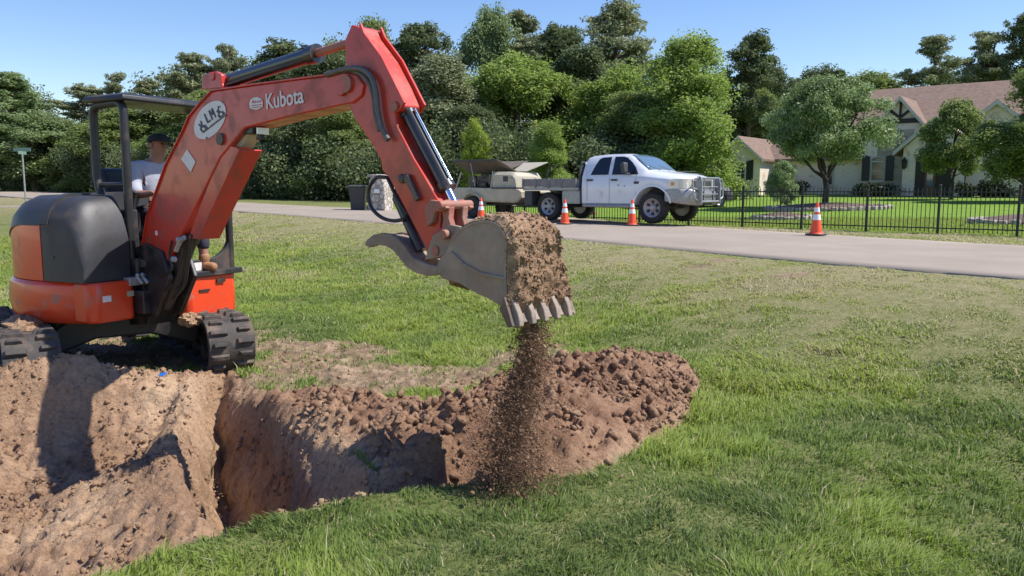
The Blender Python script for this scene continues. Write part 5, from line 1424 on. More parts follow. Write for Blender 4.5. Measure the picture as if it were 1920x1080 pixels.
    mb.box(T(1.8, .3, .48), (1.6, .3, .16), RD, RL, (0, 0, 1)); mb.box(T(3.6, 0, .80), (1.3, 1.1, .42), RD, RL, (0, 0, 1)); mb.build('chassis', M['darkgrey'], tk, bevel=.01)
    for s in (-1, 1):
        wheel(T, 0, s*.86, WR, WR-.005, .27, tk, s); wheel(T, 3.56, s*.90, WR, WR, .29, tk, s)
    for s in (-1, 1): mb = MB(); mb.box(T(1.225, s*.76, 1.60), (.03, .08, .24), RD, RL, (0, 0, 1)); mb.build('rear_marker', M['conew'], tk, bevel=.01)
build_truck()

def build_trailer():
    o = TA.copy(); T = vframe(o+RL*.15, RD, RL)
    tr = thing('compressor_trailer', tuple(TA-RD*2.4), 'beige towed air compressor with its side hoods open behind the white pickup', 'trailer')
    # rounded front section with louvre window
    def rbox(x0, x1, y0, y1, z0, z1, mat, name, par, bev=.05):
        mb = MB(); mb.box(T((x0+x1)/2, (y0+y1)/2, (z0+z1)/2), (x1-x0, y1-y0, z1-z0), RD, RL, (0, 0, 1)); return mb.build(name, mat, par, bevel=bev, seg=3)
    mb = MB(); rs = []
    for x, zt in ((-2.55, 1.50), (-2.0, 1.50), (-1.72, 1.47), (-1.60, 1.35), (-1.55, 1.05)):
        rs.append([T(x, -.72, .98), T(x, .72, .98), T(x, .72, zt-.10), T(x, .62, zt), T(x, -.62, zt), T(x, -.72, zt-.10)])
    mb.rings(rs); body = mb.build('front_housing', M['beige'], tr, bevel=.02)
    mb = MB(); mb.box(T(-2.0, -.722, 1.27), (.20, .01, .17), RD, RL, (0, 0, 1)); mb.build('vent_window', M['darkgrey'], body)
    mb = MB(); mb.box(T(-1.78, -.722, 1.30), (.16, .006, .012), RD, RL, (0, 0, 1)); mb.build('panel_line', M['darkgrey'], body)
    mb = MB(); rs = []
    for x, zb, zt in ((-4.22, .72, 1.0), (-4.12, .55, 1.0), (-1.62, .50, .96), (-1.42, .56, .93), (-1.30, .66, .86)):
        rs.append([T(x, -.76, zb), T(x, .76, zb), T(x, .80, zb+.06), T(x, .80, zt), T(x, -.80, zt), T(x, -.80, zb+.06)])
    mb.rings(rs); lb = mb.build('lower_body', M['beige'], tr, bevel=.015)
    mb = MB(); mb.box(T(-2.0, 0, .975), (1.0, 1.64, .05), RD, RL, (0, 0, 1)); mb.build('trim_band', M['darkgrey'], lb)
    # rear frame, engine inside
    mb = MB()
    for x in (-4.12, -2.62):
        for s in (-1, 1): bar(mb, T(x-(.05 if x < -4 else 0), s*.70, .98), T(x+(.10 if x < -4 else 0), s*.60, 1.52), .05, .05)
    bar(mb, T(-4.02, 0, 1.54), T(-2.6, 0, 1.54), .16, .06); mb.build('housing_frame', M['beige'], tr, bevel=.008)
    mb = MB(); mb.box(T(-3.2, 0, 1.18), (.75, .62, .42), RD, RL, (0, 0, 1)); mb.cyl(T(-3.85, -.25, 1.2), T(-3.85, .3, 1.2), .20); mb.cyl(T(-2.85, -.42, 1.1), T(-2.85, -.42, 1.42), .09); mb.cyl(T(-3.3, -.40, 1.08), T(-3.05, -.40, 1.08), .10)
    mb.tube([T(-3.5, -.36, 1.0), T(-3.4, -.42, 1.3), T(-3.1, -.40, 1.4)], .03, 8); mb.tube([T(-3.0, -.40, 1.15), T(-2.75, -.44, 1.0)], .025, 8)
    mb.build('engine', M['steel'], tr, bevel=.015)
    mb = MB(); mb.ball(T(-3.62, -.40, 1.22), .06, 10); mb.box(T(-2.72, -.45, 1.08), (.10, .06, .18), RD, RL, (0, 0, 1)); mb.build('filter', M['beige'], tr, bevel=.01)
    rbox(-4.1, -2.6, .50, .56, .98, 1.50, M['darkgrey'], 'dark_backing', tr, .005)  # dark panel added behind the engine to give the open bay its shade
    # gull wing hoods
    for s, nm in ((-1, 'near'), (1, 'far')):
        mb = MB()
        rr = [T(-4.25, s*.03, 1.58), T(-2.45, s*.03, 1.58)]
        if s < 0: oe = [T(-2.35, s*.72, 1.88), T(-4.35, s*.72, 1.88)]; rr = [T(-4.10, s*.03, 1.46), T(-2.0, s*.03, 1.46)]
        else: oe = [T(-2.30, s*.88, 1.86), T(-4.35, s*.88, 1.86)]
        q = [rr[0], rr[1], oe[0], oe[1]]; up = Vector((0, 0, .035))
        mb.add(q+[v+up for v in q], [(0, 1, 2, 3), (7, 6, 5, 4), (0, 4, 5, 1), (1, 5, 6, 2), (2, 6, 7, 3), (3, 7, 4, 0)])
        h = mb.build('side_hood', pm('hood_dark_brown', (.10, .085, .07), (.16, .13, .10), 4, .9), tr, bevel=.006)  # dark brown over both faces of the hood panel
        if s < 0:
            mb = MB(); mb.box(T(-3.35, -.73, 1.88), (2.0, .03, .06), RD, RL, (0, 0, 1)); mb.build('hood_lip', M['darkgrey'], h, bevel=.004)
    mb = MB()     # right hand small wing seen behind the front housing
    q = [T(-2.35, .05, 1.50), T(-1.75, .05, 1.50), T(-1.35, .70, 1.80), T(-2.35, .70, 1.80)]; up = Vector((0, 0, .03))
    mb.add(q+[v+up for v in q], [(0, 1, 2, 3), (7, 6, 5, 4), (0, 4, 5, 1), (1, 5, 6, 2), (2, 6, 7, 3), (3, 7, 4, 0)]); mb.build('side_hood', M['beige'], tr, bevel=.004)
    mb = MB(); mb.tube([T(-3.35, -.66, 1.0), T(-3.55, -.66, 1.80)], .014, 6); mb.build('gas_strut', M['alu'], tr)
    for s in (-1, 1):
        wheel(T, -3.30, s*.80, .36, .36, .20, tr, s, 'darkgrey', 5, .55)
    mb = MB(); rs = []
    for s in (-1, 1):
        rs = []
        for i in range(13):
            a = math.pi*i/12; rs.append([T(-3.30+r_*math.cos(a), s*y, .38+r_*math.sin(a)) for r_, y in ((.42, .66), (.45, .66), (.45, .92), (.42, .92))])
        mb.rings(rs)
    mb.build('mudguard', M['beige'], tr, smooth=50)
    mb = MB(); bar(mb, T(-4.1, 0, .46), T(-1.4, 0, .46), .7, .08); bar(mb, T(-1.4, 0, .50), T(-.85, 0, .58), .10, .08); mb.tube([T(-1.55, -.3, .60), T(-1.55, -.3, .06)], .035, 8); mb.lathe([(.02, 0), (.11, 0), (.11, .03), (.02, .03)], T(-1.55, -.3, .03), (0, 0, 1)); mb.build('drawbar', M['darkgrey'], tr, bevel=.008)
build_trailer()

def build_car():
    p = at_y(1284, 355, 40); z0 = Hs(p.x, p.y)
    D = Vector((-.95, -.3, 0)).normalized()*-1; L_ = Vector((-D.y, D.x, 0))
    o = Vector((p.x, p.y, z0)); T = vframe(o, D, L_)
    car = thing('parked_car', tuple(o), 'dark sport utility car with a roof rack far behind the pickup bonnet', 'car')
    st = []
    for i in range(41):
        x = -2.3+4.6*i/40; zb = arch(x, -1.4, .38, .36, .34); zb = arch(x, 1.4, .38, .36, zb)
        zt = float(np.interp(x, [-2.3, -2.1, -1.6, 0.3, .75, 1.25, 2.1, 2.3], [.95, 1.45, 1.68, 1.68, 1.55, 1.12, .98, .75]))
        st.append((x, zb, float(np.interp(x, [-2.3, 0, 1.3, 2.3], [.9, .98, .98, .70])), zt, float(np.interp(x, [-2.3, -2, 2, 2.3], [.8, .93, .93, .75])), .70))
    loft_body(T, st, M['darkgrey'], 'body', car)
    for s in (-1, 1):
        mb = MB(); mb.prism([(-1.9, 1.05), (-1.7, 1.5), (.35, 1.56), (.85, 1.30), (1.05, 1.05)], lambda a, z, t: T(a, s*(.905-.2*(z-.98)/.6+t), z), .0, .015); mb.build('side_window', M['wglass'], car)
        mb = MB(); mb.tube([T(-1.6, s*.62, 1.74), T(.2, s*.62, 1.75)], .02, 6); mb.build('roof_rail', M['darkgrey'], car)
        for x in (-1.4, 1.4): wheel(T, x, s*.82, .35, .35, .22, car, s)
    mb = MB(); mb.add([T(.42, -.66, 1.655), T(.42, .66, 1.655), T(1.2, .76, 1.16), T(1.2, -.76, 1.16)], [(0, 1, 2, 3)]); w_ = mb.build('windscreen', M['wglass'], car); w_.modifiers.new('s', 'SOLIDIFY').thickness = .02
build_car()

# ------------------------------------------------------------------ traffic cones
def build_cones():
    H_ = .71
    spec = [(902, 405, 'traffic cone in front of the beige trailer wheel'), (1059, 411, 'traffic cone beside the rear wheel of the white pickup'), (1185, 420.5, 'traffic cone beside the front wheel of the white pickup'), (1530, 438, 'traffic cone standing alone on the road edge before the iron fence')]
    first = None
    for i, (px, py, lab) in enumerate(spec):
        p = on_z(px, py, .05)
        if i < 2:      # in front of the wheel, between wheel and camera
            d = ray(px, py); wv = 20.06-.88-.42+(.12 if i == 0 else 0); k = wv/(VX*d.x+VY*d.y); p = Vector((d.x*k, d.y*k, 0))
        p.z = float(Hr(p.x, p.y))+.015 if i != 0 else float(Hr(p.x, p.y))+.02
        lab = 'orange and white '+lab
        if first is None:
            c = thing('traffic_cone', (0, 0, 0), lab, 'traffic cone', 'traffic cones along the road')
            mb = MB(); mb.prism([(-.18, -.14), (-.14, -.18), (.14, -.18), (.18, -.14), (.18, .14), (.14, .18), (-.14, .18), (-.18, .14)], lambda a, b_, t: Vector((a, b_, t)), 0, .035)
            mb.build('base', M['darkgrey'], c, bevel=.006)
            def rad(z): return .132-(.132-.027)*((z-.035)/(H_-.035))
            mb = MB(); mb.lathe([(.155, .034), (.15, .05), (rad(.06), .06), (rad(.30), .30), (rad(.5), .5), (rad(.69), .69), (.022, .71), (.015, .71)], (0, 0, 0), (0, 0, 1), 28); mb.build('cone_body', M['cone'], c, smooth=50)
            for z0, z1 in ((.33, .45), (.50, .60)):
                mb = MB(); mb.lathe([(rad(z0), z0), (rad(z0)+.003, z0), (rad(z1)+.003, z1), (rad(z1), z1)], (0, 0, 0), (0, 0, 1), 28); mb.build('reflective_band', M['conew'], c, smooth=50)
            first = c
        else:
            c = first.copy(); SC.collection.objects.link(c); c['label'] = lab
            for ch in first.children: q = ch.copy(); SC.collection.objects.link(q); q.parent = c
        c.location = p; c.rotation_euler = (0, 0, .7*i+.2)
build_cones()

# ------------------------------------------------------------------ iron fence
def build_fence():
    WF = 24.35
    def fp(t): x, y = from_wt(WF, t); return Vector((x, y, Hs(x, y)))
    # posts: match those seen in the photo
    post_t = []
    for px in (1502, 1758):
        d = ray(px, 430); k = WF/(VX*d.x+VY*d.y); post_t.append(UX*d.x*k+UY*d.y*k)
    stp = (post_t[1]-post_t[0])/2; t0 = post_t[0]
    F_ = thing('iron_fence', tuple(fp(t0)), 'black iron picket fence with ball topped posts along the front lawn', 'fence')
    zt = 1.03; ks = list(range(-9, 6))
    for k in ks:
        p = fp(t0+k*stp); mb = MB(); mb.box((p.x, p.y, (p.z+zt)/2-.05), (.062, .062, zt-p.z+.12), RD, RL); mb.box((p.x, p.y, zt+.02), (.08, .08, .02), RD, RL); mb.ball((p.x, p.y, zt+.065), .042, 10)
        mb.build('post', M['ironblk'], F_)
    for k in ks[:-1]:
        a, b_ = fp(t0+k*stp), fp(t0+(k+1)*stp); mb = MB()
        for zz in (zt-.10, zt-.24, None):
            za, zb = (a.z+.16, b_.z+.16) if zz is None else (zz, zz)
            bar(mb, Vector((a.x, a.y, za)), Vector((b_.x, b_.y, zb)), .028, .032)
        n = 17
        for i in range(1, n):
            q = a.lerp(b_, i/n); mb.box((q.x, q.y, (q.z+.05+zt-.03)/2), (.018, .018, zt-.03-q.z-.05), RD, RL); mb.cyl(Vector((q.x, q.y, zt-.03)), Vector((q.x, q.y, zt+.03)), .014, .002, 5)
        mb.build('picket_panel', M['ironblk'], F_, smooth=0)
build_fence()

# ------------------------------------------------------------------ house
M['limewash'] = None
def brick_mat(name, c1, c2, mortar, sc=1.0):
    m, nt, b = newmat(name); N = nt.nodes; L = nt.links
    tc = N.new('ShaderNodeTexCoord'); mp = N.new('ShaderNodeMapping')
    sx = N.new('ShaderNodeSeparateXYZ'); L.new(tc.outputs['Object'], sx.inputs[0])
    # distance along the wall: combine x and y so that both wall directions get courses
    ad = N.new('ShaderNodeMath'); ad.operation = 'ADD'; m1 = N.new('ShaderNodeMath'); m1.operation = 'MULTIPLY'; m1.inputs[1].default_value = .78; m2 = N.new('ShaderNodeMath'); m2.operation = 'MULTIPLY'; m2.inputs[1].default_value = -.62
    L.new(sx.outputs[0], m1.inputs[0]); L.new(sx.outputs[1], m2.inputs[0]); L.new(m1.outputs[0], ad.inputs[0]); L.new(m2.outputs[0], ad.inputs[1])
    cb = N.new('ShaderNodeCombineXYZ'); L.new(ad.outputs[0], cb.inputs[0]); L.new(sx.outputs[2], cb.inputs[1])
    br = N.new('ShaderNodeTexBrick'); L.new(cb.outputs[0], br.inputs[0]); br.inputs['Scale'].default_value = 1
    br.inputs['Brick Width'].default_value = .26*sc; br.inputs['Row Height'].default_value = .085*sc; br.inputs['Mortar Size'].default_value = .008*sc
    br.inputs['Color1'].default_value = c4(c1); br.inputs['Color2'].default_value = c4(c2); br.inputs['Mortar'].default_value = c4(mortar)
    no = N.new('ShaderNodeTexNoise'); no.inputs['Scale'].default_value = 1.6; no.inputs['Detail'].default_value = 9; L.new(tc.outputs['Object'], no.inputs[0])
    mr = N.new('ShaderNodeMapRange'); mr.inputs['From Min'].default_value = .55; mr.inputs['From Max'].default_value = .72; L.new(no.outputs[0], mr.inputs['Value'])
    x = N.new('ShaderNodeMix'); x.data_type = 'RGBA'; x.inputs[7].default_value = (c1[0]*.55, c1[1]*.48, c1[2]*.42, 1); L.new(mr.outputs[0], x.inputs[0]); L.new(br.outputs[0], x.inputs[6])
    L.new(x.outputs[2], b.inputs['Base Color']); b.inputs['Roughness'].default_value = .9; return m
M['limewash'] = brick_mat('whitewashed_brick', (.80, .69, .56), (.73, .63, .51), (.76, .66, .54))
M['shingle'] = pm('roof_shingle', (.235, .155, .115), (.165, .11, .082), 3.5, .9, bump=.5, bscale=9)
M['trim'] = pm('cream_trim', (.52, .49, .42), rough=.6)
M['shutter'] = pm('black_shutter', (.02, .021, .024), rough=.5)
M['timber'] = pm('dark_timber', (.035, .028, .024), rough=.7)
M['hglass'] = pm('house_window_glass', (.05, .06, .065), rough=.08, spec=.6)
M['door'] = pm('wooden_door', (.10, .045, .03), (.07, .03, .02), 6, .4)
def build_house():
    HY = 53.0; o0 = at_y(1650, 355, HY); base = .0
    O = Vector((o0.x, o0.y, 0)); N_ = -RL
    def hp(px, py, setb=0.0):           # pixel on facade plane set back by setb -> (u, z)
        p = on_plane(px, py, O+RL*setb, RL); q = p-O; return (q.dot(RD), p.z)
    def W_(u, z, d=0.0): return O+RD*u+RL*d+Vector((0, 0, z))
    zb = Hs(O.x, O.y)-.3; zl = zb
    H = thing('house', (O.x, O.y, zb), 'large whitewashed brick house with reddish brown shingle roof behind the iron fence', 'house')
    def block(pts, d0, d1, mat, name, par=H, **k):
        mb = MB(); mb.prism(pts, lambda u, z, t: W_(u, z, t), d0, d1); return mb.build(name, mat, par, smooth=0, **k)
    # key heights
    e1 = hp(1480, 296)[1]      # single storey eave
    uL = hp(1351, 300)[0]; u_g1 = hp(1432, 300)[0]
    u_ent = hp(1700, 300, -1.2)[0]; uR = hp(1990, 300)[0]
    # main body walls
    um0 = hp(1646, 300, .5)[0]; ridge_l = hp(1645, 168, 6.0); ridge_r = hp(1985, 146, 6.0)
    ez = hp(1760, 240, .5)[1]                # upper eave height
    block([(um0, zl), (uR, zl), (uR, ez), (um0, ez)], .5, 11.5, M['limewash'], 'main_wall')
    zr_ = ridge_l[1]
    ub = hp(1620, 300, -.2)[0]; ub1 = hp(1712, 300, -.2)[0]; block([(ub, zl), (ub1, zl), (ub1, ez-.05), (ub, ez-.05)], -.2, .49, M['limewash'], 'bay_wall')
    # main roof: prism over depth
    def roofp(name, prof, u0, u1, par=H, mat=None):
        """prof list of (d,z) outline; extruded along u"""
        mb = MB(); mb.prism(prof, lambda d, z, t: W_(t, z, d), u0, u1); return mb.build(name, mat or M['shingle'], par, smooth=0)
    roofp('main_roof', [(.0, ez-.02), (6.0, zr_), (12, ez-.02), (12, ez-.2), (6.0, zr_-.25), (.0, ez-.2)], ridge_l[0]-.4, uR+.3)
    mb = MB(); 
    for u in (ridge_l[0]-.1,): mb.add([W_(u, ez-.1, .5), W_(u, ez-.1, 11.5), W_(u, zr_-.15, 6.0), W_(u+.2, ez-.1, .5), W_(u+.2, ez-.1, 11.5), W_(u+.2, zr_-.15, 6.0)], [(0, 1, 2), (5, 4, 3), (0, 3, 4, 1), (1, 4, 5, 2), (2, 5, 3, 0)])
    mb.build('gable_wall', M['limewash'], H, smooth=0)
    # single storey wing on the left with hip roof
    uw1 = um0+.5
    block([(uL+2.2, zl), (uw1, zl), (uw1, e1), (uL+2.2, e1)], .9, 9, M['limewash'], 'wing_wall')
    zw = hp(1440, 247, 4.5)[1]
    mb = MB(); a = [W_(uL+1.2, e1-.05, .5), W_(uw1, e1-.05, .5), W_(uw1, e1-.05, 9.4), W_(uL+1.2, e1-.05, 9.4), W_(uL+4.6, zw, 4.9), W_(uw1, zw, 4.9)]
    lo = [v-Vector((0, 0, .18)) for v in a[:4]]
    mb.add(a+lo, [(0, 1, 5, 4), (0, 4, 3), (3, 4, 5, 2), (1, 2, 5), (6, 7, 1, 0), (7, 8, 2, 1), (8, 9, 3, 2), (9, 6, 0, 3), (9, 8, 7, 6)]); mb.build('wing_roof', M['shingle'], H, smooth=0)
    # left gable projecting forward
    gA = hp(1386, 256, -1.5); gl = hp(1350, 292, -1.5); gr = hp(1431, 295, -1.5)
    uc = gA[0]; hw_ = (gr[0]-gl[0])/2; 
    def gable(name, uc, half, zeave, zpk, d0, d1, over=.3, wallz=zl, tr=True):
        block([(uc-half, wallz), (uc+half, wallz), (uc+half, zeave), (uc, zpk-.12), (uc-half, zeave)], d0, d1, M['limewash'], name+'_wall')
        sl_ = (zpk-zeave)/half
        mb = MB()
        for s in (-1, 1):
            pts = [(uc, zpk+.05), (uc+s*(half+over), zeave-sl_*over+.05), (uc+s*(half+over), zeave-sl_*over-.10), (uc, zpk-.10)]
            mb.prism(pts, lambda u, z, t: W_(u, z, t), d0-.30, d1)
        mb.build(name+'_roof', M['shingle'], H, smooth=0)
        mb = MB()
        for s in (-1, 1):
            pts = [(uc, zpk+.02), (uc+s*(half+over), zeave-sl_*over+.02), (uc+s*(half+over), zeave-sl_*over-.22), (uc, zpk-.24)]
            mb.prism(pts, lambda u, z, t: W_(u, z, t), d0-.345, d0-.305)
        mb.build(name+'_bargeboard', M['trim'], H, smooth=0)
    gable('left_gable', uc, hw_, (gl[1]+gr[1])/2, gA[1], -1.5, 4)
    # timber framed gable over the tall bay
    tA = hp(1690, 181, -.2); tl = hp(1655, 228, -.2); tr_ = hp(1735, 228, -.2)
    half = (tr_[0]-tl[0])/2; zE = tl[1]
    gable('bay_gable', tA[0], half, zE, tA[1], -.2, 5)
    mb = MB(); d_ = -.245
    uc2 = tA[0]; zpk = tA[1]
    bar(mb, W_(uc2-half*.98, zE-.02, d_), W_(uc2+half*.98, zE-.02, d_), .06, .30)
    bar(mb, W_(uc2, zE, d_-.003), W_(uc2, zpk-.35, d_-.003), .22, .055)
    for s in (-1, 1): bar(mb, W_(uc2+s*.08, zE+.25, d_-.006), W_(uc2+s*half*.50, zE+(zpk-zE)*.46, d_-.006), .05, .17)
    mb.build('timber_frame', M['timber'], H, smooth=0)
    # entrance gable, front right, long left slope
    pA = hp(1757, 218, -1.6); pl = hp(1683, 282, -1.6)
    ua, za = pA; ul, zle = pl
    block([(ul+.35, zl), (ua+1.5, zl), (ua+1.5, za-1.1), (ua, za-.15), (ul+.35, zle+.12)], -1.6, .5, M['limewash'], 'entrance_wall')
    mb = MB()
    for (u0, z0, u1, z1) in ((ul-.15, zle-.12, ua, za), (ua, za, ua+1.8, za-1.45)):
        mb.prism([(u0, z0), (u1, z1), (u1, z1-.22), (u0, z0-.22)], lambda u, z, t: W_(u, z, t), -1.9, .49)
    mb.build('entrance_roof', M['shingle'], H, smooth=0)
    mb = MB(); mb.prism([(ul-.2, zle-.10), (ua, za+.04), (ua, za-.24), (ul-.2, zle-.36)], lambda u, z, t: W_(u, z, t), -1.96, -1.905); mb.build('entrance_bargeboard', M['trim'], H, smooth=0)
    # right gable
    rA = hp(1872, 188, -.4); rl = hp(1818, 228, -.4)
    gable('right_gable', rA[0], rA[0]-rl[0], rl[1], rA[1], -.4, 5)
    # openings
    def window(px0, px1, py0, py1, setb, archd=False, shut=False, mull=1, rails=1, name='window', glassm='hglass'):
        u0, z1 = hp(px0, py0, setb); u1, z0 = hp(px1, py1, setb)
        if z0 > z1: z0, z1 = z1, z0
        mb = MB(); d = setb
        mb.box(W_((u0+u1)/2, z0-.05, d-.07), (u1-u0+.24, .14, .10), RD, RL); 
        for (a, b_) in (((u0, z0), (u0, z1)), ((u1, z0), (u1, z1)), ((u0, z1), (u1, z1)), ((u0, z0), (u1, z0))): bar(mb, W_(a[0], a[1], d-.04), W_(b_[0], b_[1], d-.04), .10, .10)
        for k in range(1, mull+1): u = u0+(u1-u0)*k/(mull+1); bar(mb, W_(u, z0, d-.045), W_(u, z1, d-.045), .05, .05)
        for k in range(1, rails+1): z = z0+(z1-z0)*k/(rails+1); bar(mb, W_(u0, z, d-.048), W_(u1, z, d-.048), .05, .05)
        f = mb.build(name, M['trim'], H, smooth=0)
        mb = MB(); mb.box(W_((u0+u1)/2, (z0+z1)/2, d-.015), (u1-u0, .02, z1-z0), RD, RL)
        mb.build('pane', M[glassm], f, smooth=0)
        if archd:
            r = (u1-u0)/2; pts = [((u0+u1)/2+r*math.cos(a), z1+.06+.62*r*math.sin(a)) for a in [math.pi*k/14 for k in range(15)]]
            mb = MB(); mb.prism(pts, lambda u, z, t: W_(u, z, t), d-.05, d-.005); mb.build('arched_pane', M['hglass'], f, smooth=0)
            mb = MB(); P3 = [W_(p[0], p[1], d-.06) for p in pts]; mb.tube(P3, .045, 6)
            for k in (4, 7, 10): mb.tube([W_((u0+u1)/2, z1+.08, d-.06), P3[k]], .02, 4)
            mb.build('arch_frame', M['trim'], f, smooth=0)
        if shut:
            for s, uu in ((-1, u0-.33), (1, u1+.33)):
                mb = MB(); mb.prism([(uu-.24, z0), (uu+.24, z0), (uu+.24, z1+(.55 if s < 0 else .75)*.6), (uu-.24, z1+(.75 if s < 0 else .55)*.6)], lambda u, z, t: W_(u, z, t), d-.08, d-.02)
                mb.build('shutter', M['shutter'], H, smooth=0)
    window(1381, 1397, 312, 338, -1.5, True, True, 1, 1)
    window(1634, 1657, 303, 339, -.2, True, True, 0, 1)
    window(1551, 1561, 309, 347, .9, False, False, 0, 1)
    window(1478, 1491, 311, 334, .9, False, False, 0, 0)
    window(1827, 1850, 306, 334, .5, False, False, 1, 1)
    window(1856, 1880, 306, 334, .5, False, False, 1, 1)
    window(1842, 1862, 233, 262, -.4, False, False, 1, 1)
    window(1815, 1825, 236, 262, -.4, False, False, 0, 1)
    window(1905, 1930, 306, 334, .5, False, False, 1, 1)
    # door on a flat dark panel that paints in the recess's shade
    u0, z1 = hp(1718, 293, -1.6); u1, z0 = hp(1782, 360, -1.6)
    mb = MB(); mb.box(W_((u0+u1)/2, (zl+z1)/2, -1.615), (u1-u0, .03, z1-zl), RD, RL); mb.build('painted_recess', M['timber'], H, smooth=0)
    u2 = hp(1736, 300, -1.6)[0]; u3 = hp(1757, 300, -1.6)[0]; dz = hp(1745, 308, -1.6)[1]
    mb = MB(); mb.box(W_((u2+u3)/2, (zl+dz)/2, -1.66), (u3-u2, .06, dz-zl), RD, RL); dr = mb.build('door', M['door'], H, bevel=.01, smooth=0)
    mb = MB(); mb.box(W_((u2+u3)/2, zl+1.5, -1.70), ((u3-u2)*.55, .03, 1.3), RD, RL); mb.build('door_glass', M['wglass'], dr, smooth=0)
    mb = MB(); mb.ball(W_(u2+.12, zl+1.3, -1.72), .05, 8); mb.build('handle', M['alu'], dr)
    # wall lantern
    lu, lz = hp(1697, 307, -1.6)
    mb = MB(); mb.lathe([(.02, -.34), (.13, -.26), (.17, .12), (.21, .16), (.05, .34), (.01, .42)], W_(lu, lz, -1.80), (0, 0, 1), 8); bar(mb, W_(lu, lz+.3, -1.6), W_(lu, lz+.36, -1.80), .04, .04)
    mb.build('wall_lantern', M['ironblk'], H)
build_house()

# hedges, beds, stones
def hedge(pxs, Y, top, bot, label, depth=1.2, group='clipped dark hedges along the house'):
    rng = np.random.default_rng(int(pxs[0])); a = at_y(pxs[0], bot, Y); b_ = at_y(pxs[1], bot, Y)
    yc = Y; L_ = b_.x-a.x; z0 = Hs((a.x+b_.x)/2, yc); zt = at_y(pxs[0], top, Y).z
    C_ = []; Rd = []; n = max(int(L_*7), 10)
    for i in range(n):
        x = a.x+.35+(L_-.7)*rng.uniform(); C_.append((x-(a.x+b_.x)/2, rng.uniform(-.5, .5)*depth*.5, rng.uniform(.25, max(zt-z0-.3, .35)))); Rd.append((.42, .42, .30))
    root = thing('hedge', ((a.x+b_.x)/2, yc, z0), label, 'hedge', group); root.rotation_euler = (0, 0, -.67*.0)
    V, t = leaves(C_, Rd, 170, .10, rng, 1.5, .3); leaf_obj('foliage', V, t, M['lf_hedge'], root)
    mb = MB()
    for i in range(5): x = -L_/2+.4+(L_-.8)*i/4; mb.tube([Vector((x, 0, -.1))+root.location*0, Vector((x, 0, .5))], .03, 6)
    ORG[root.name] = Vector((0, 0, 0)); mb.build('stems', M['barkdk'], root)
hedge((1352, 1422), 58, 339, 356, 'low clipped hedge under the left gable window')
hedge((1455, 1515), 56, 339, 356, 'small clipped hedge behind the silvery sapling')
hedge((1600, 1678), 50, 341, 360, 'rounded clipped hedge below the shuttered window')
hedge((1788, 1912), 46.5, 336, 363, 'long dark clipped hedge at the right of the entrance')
M['mulch'] = pm('bark_mulch', (.10, .065, .05), (.16, .11, .085), 9, .95, bump=.8, bscale=10)
M['stone'] = pm('pale_stone', (.42, .37, .30), (.30, .26, .21), 7, .9, bump=.5, bscale=10)
def bed(px, py, rx, ry, Y, label, n, seed):
    p = on_ground(px, py); rng = np.random.default_rng(seed)
    b = thing('flower_bed', tuple(p), label, 'flower bed')
    mb = MB(); rs = []
    for rr, dz in ((1.0, -.1), (1.0, .06), (.75, .18), (.3, .26), (.02, .28)):
        rs.append([Vector((p.x+rx*rr*math.cos(a), p.y+ry*rr*math.sin(a), Hs(p.x+rx*rr*math.cos(a), p.y+ry*rr*math.sin(a))+dz+.03*rng.normal()*(rr > .5)*0)) for a in [2*math.pi*k/26 for k in range(26)]])
    mb.rings(rs); mb.build('mulch', M['mulch'], b, smooth=60)
    for k in range(n):
        a = 2*math.pi*k/n; x, y = p.x+rx*1.03*math.cos(a), p.y+ry*1.03*math.sin(a)
        mb = MB(); mb.box((x, y, Hs(x, y)+.07), (.30*rng.uniform(.8, 1.15), .2, .18*rng.uniform(.8, 1.2)), Vector((-math.sin(a), math.cos(a), .03*rng.normal())).normalized(), Vector((math.cos(a), math.sin(a), 0)), (0, 0, 1)); mb.build('edging_stone', M['stone'], b, bevel=.04)
bed(1552, 392, 2.6, 1.6, 37, 'raised mulch bed with stone edging round the wide yard tree', 44, 3)
bed(1466, 412, 1.0, .7, 29, 'small stone edged bed round the silvery sapling', 20, 4)
bed(1925, 418, 1.6, 1.1, 28, 'stone edged bed cut by the right edge of the photo', 26, 5)

def scatter_rocks():
    rng = np.random.default_rng(5)
    p0 = on_ground(1088, 408)
    for i in range(14):
        x = p0.x+rng.uniform(-.55, .75); y = p0.y+1.6+rng.uniform(-.2, .3); z = Hs(x, y)+.07
        if i == 0: r = thing('brick_pile', (p0.x, p0.y+1.6, Hs(p0.x, p0.y+1.6)), 'heap of orange bricks seen under the white pickup', 'bricks')
        mb = MB(); a = rng.uniform(0, 3); mb.box((x, y, z+.08*(i % 3)), (.24, .12, .10), (math.cos(a), math.sin(a), 0), (-math.sin(a), math.cos(a), 0)); mb.build('brick', pm('orange_brick', (.42, .16, .08), (.35, .13, .07), 9, .85) if i == 0 else bpy.data.materials['orange_brick'], r, bevel=.01)
scatter_rocks()

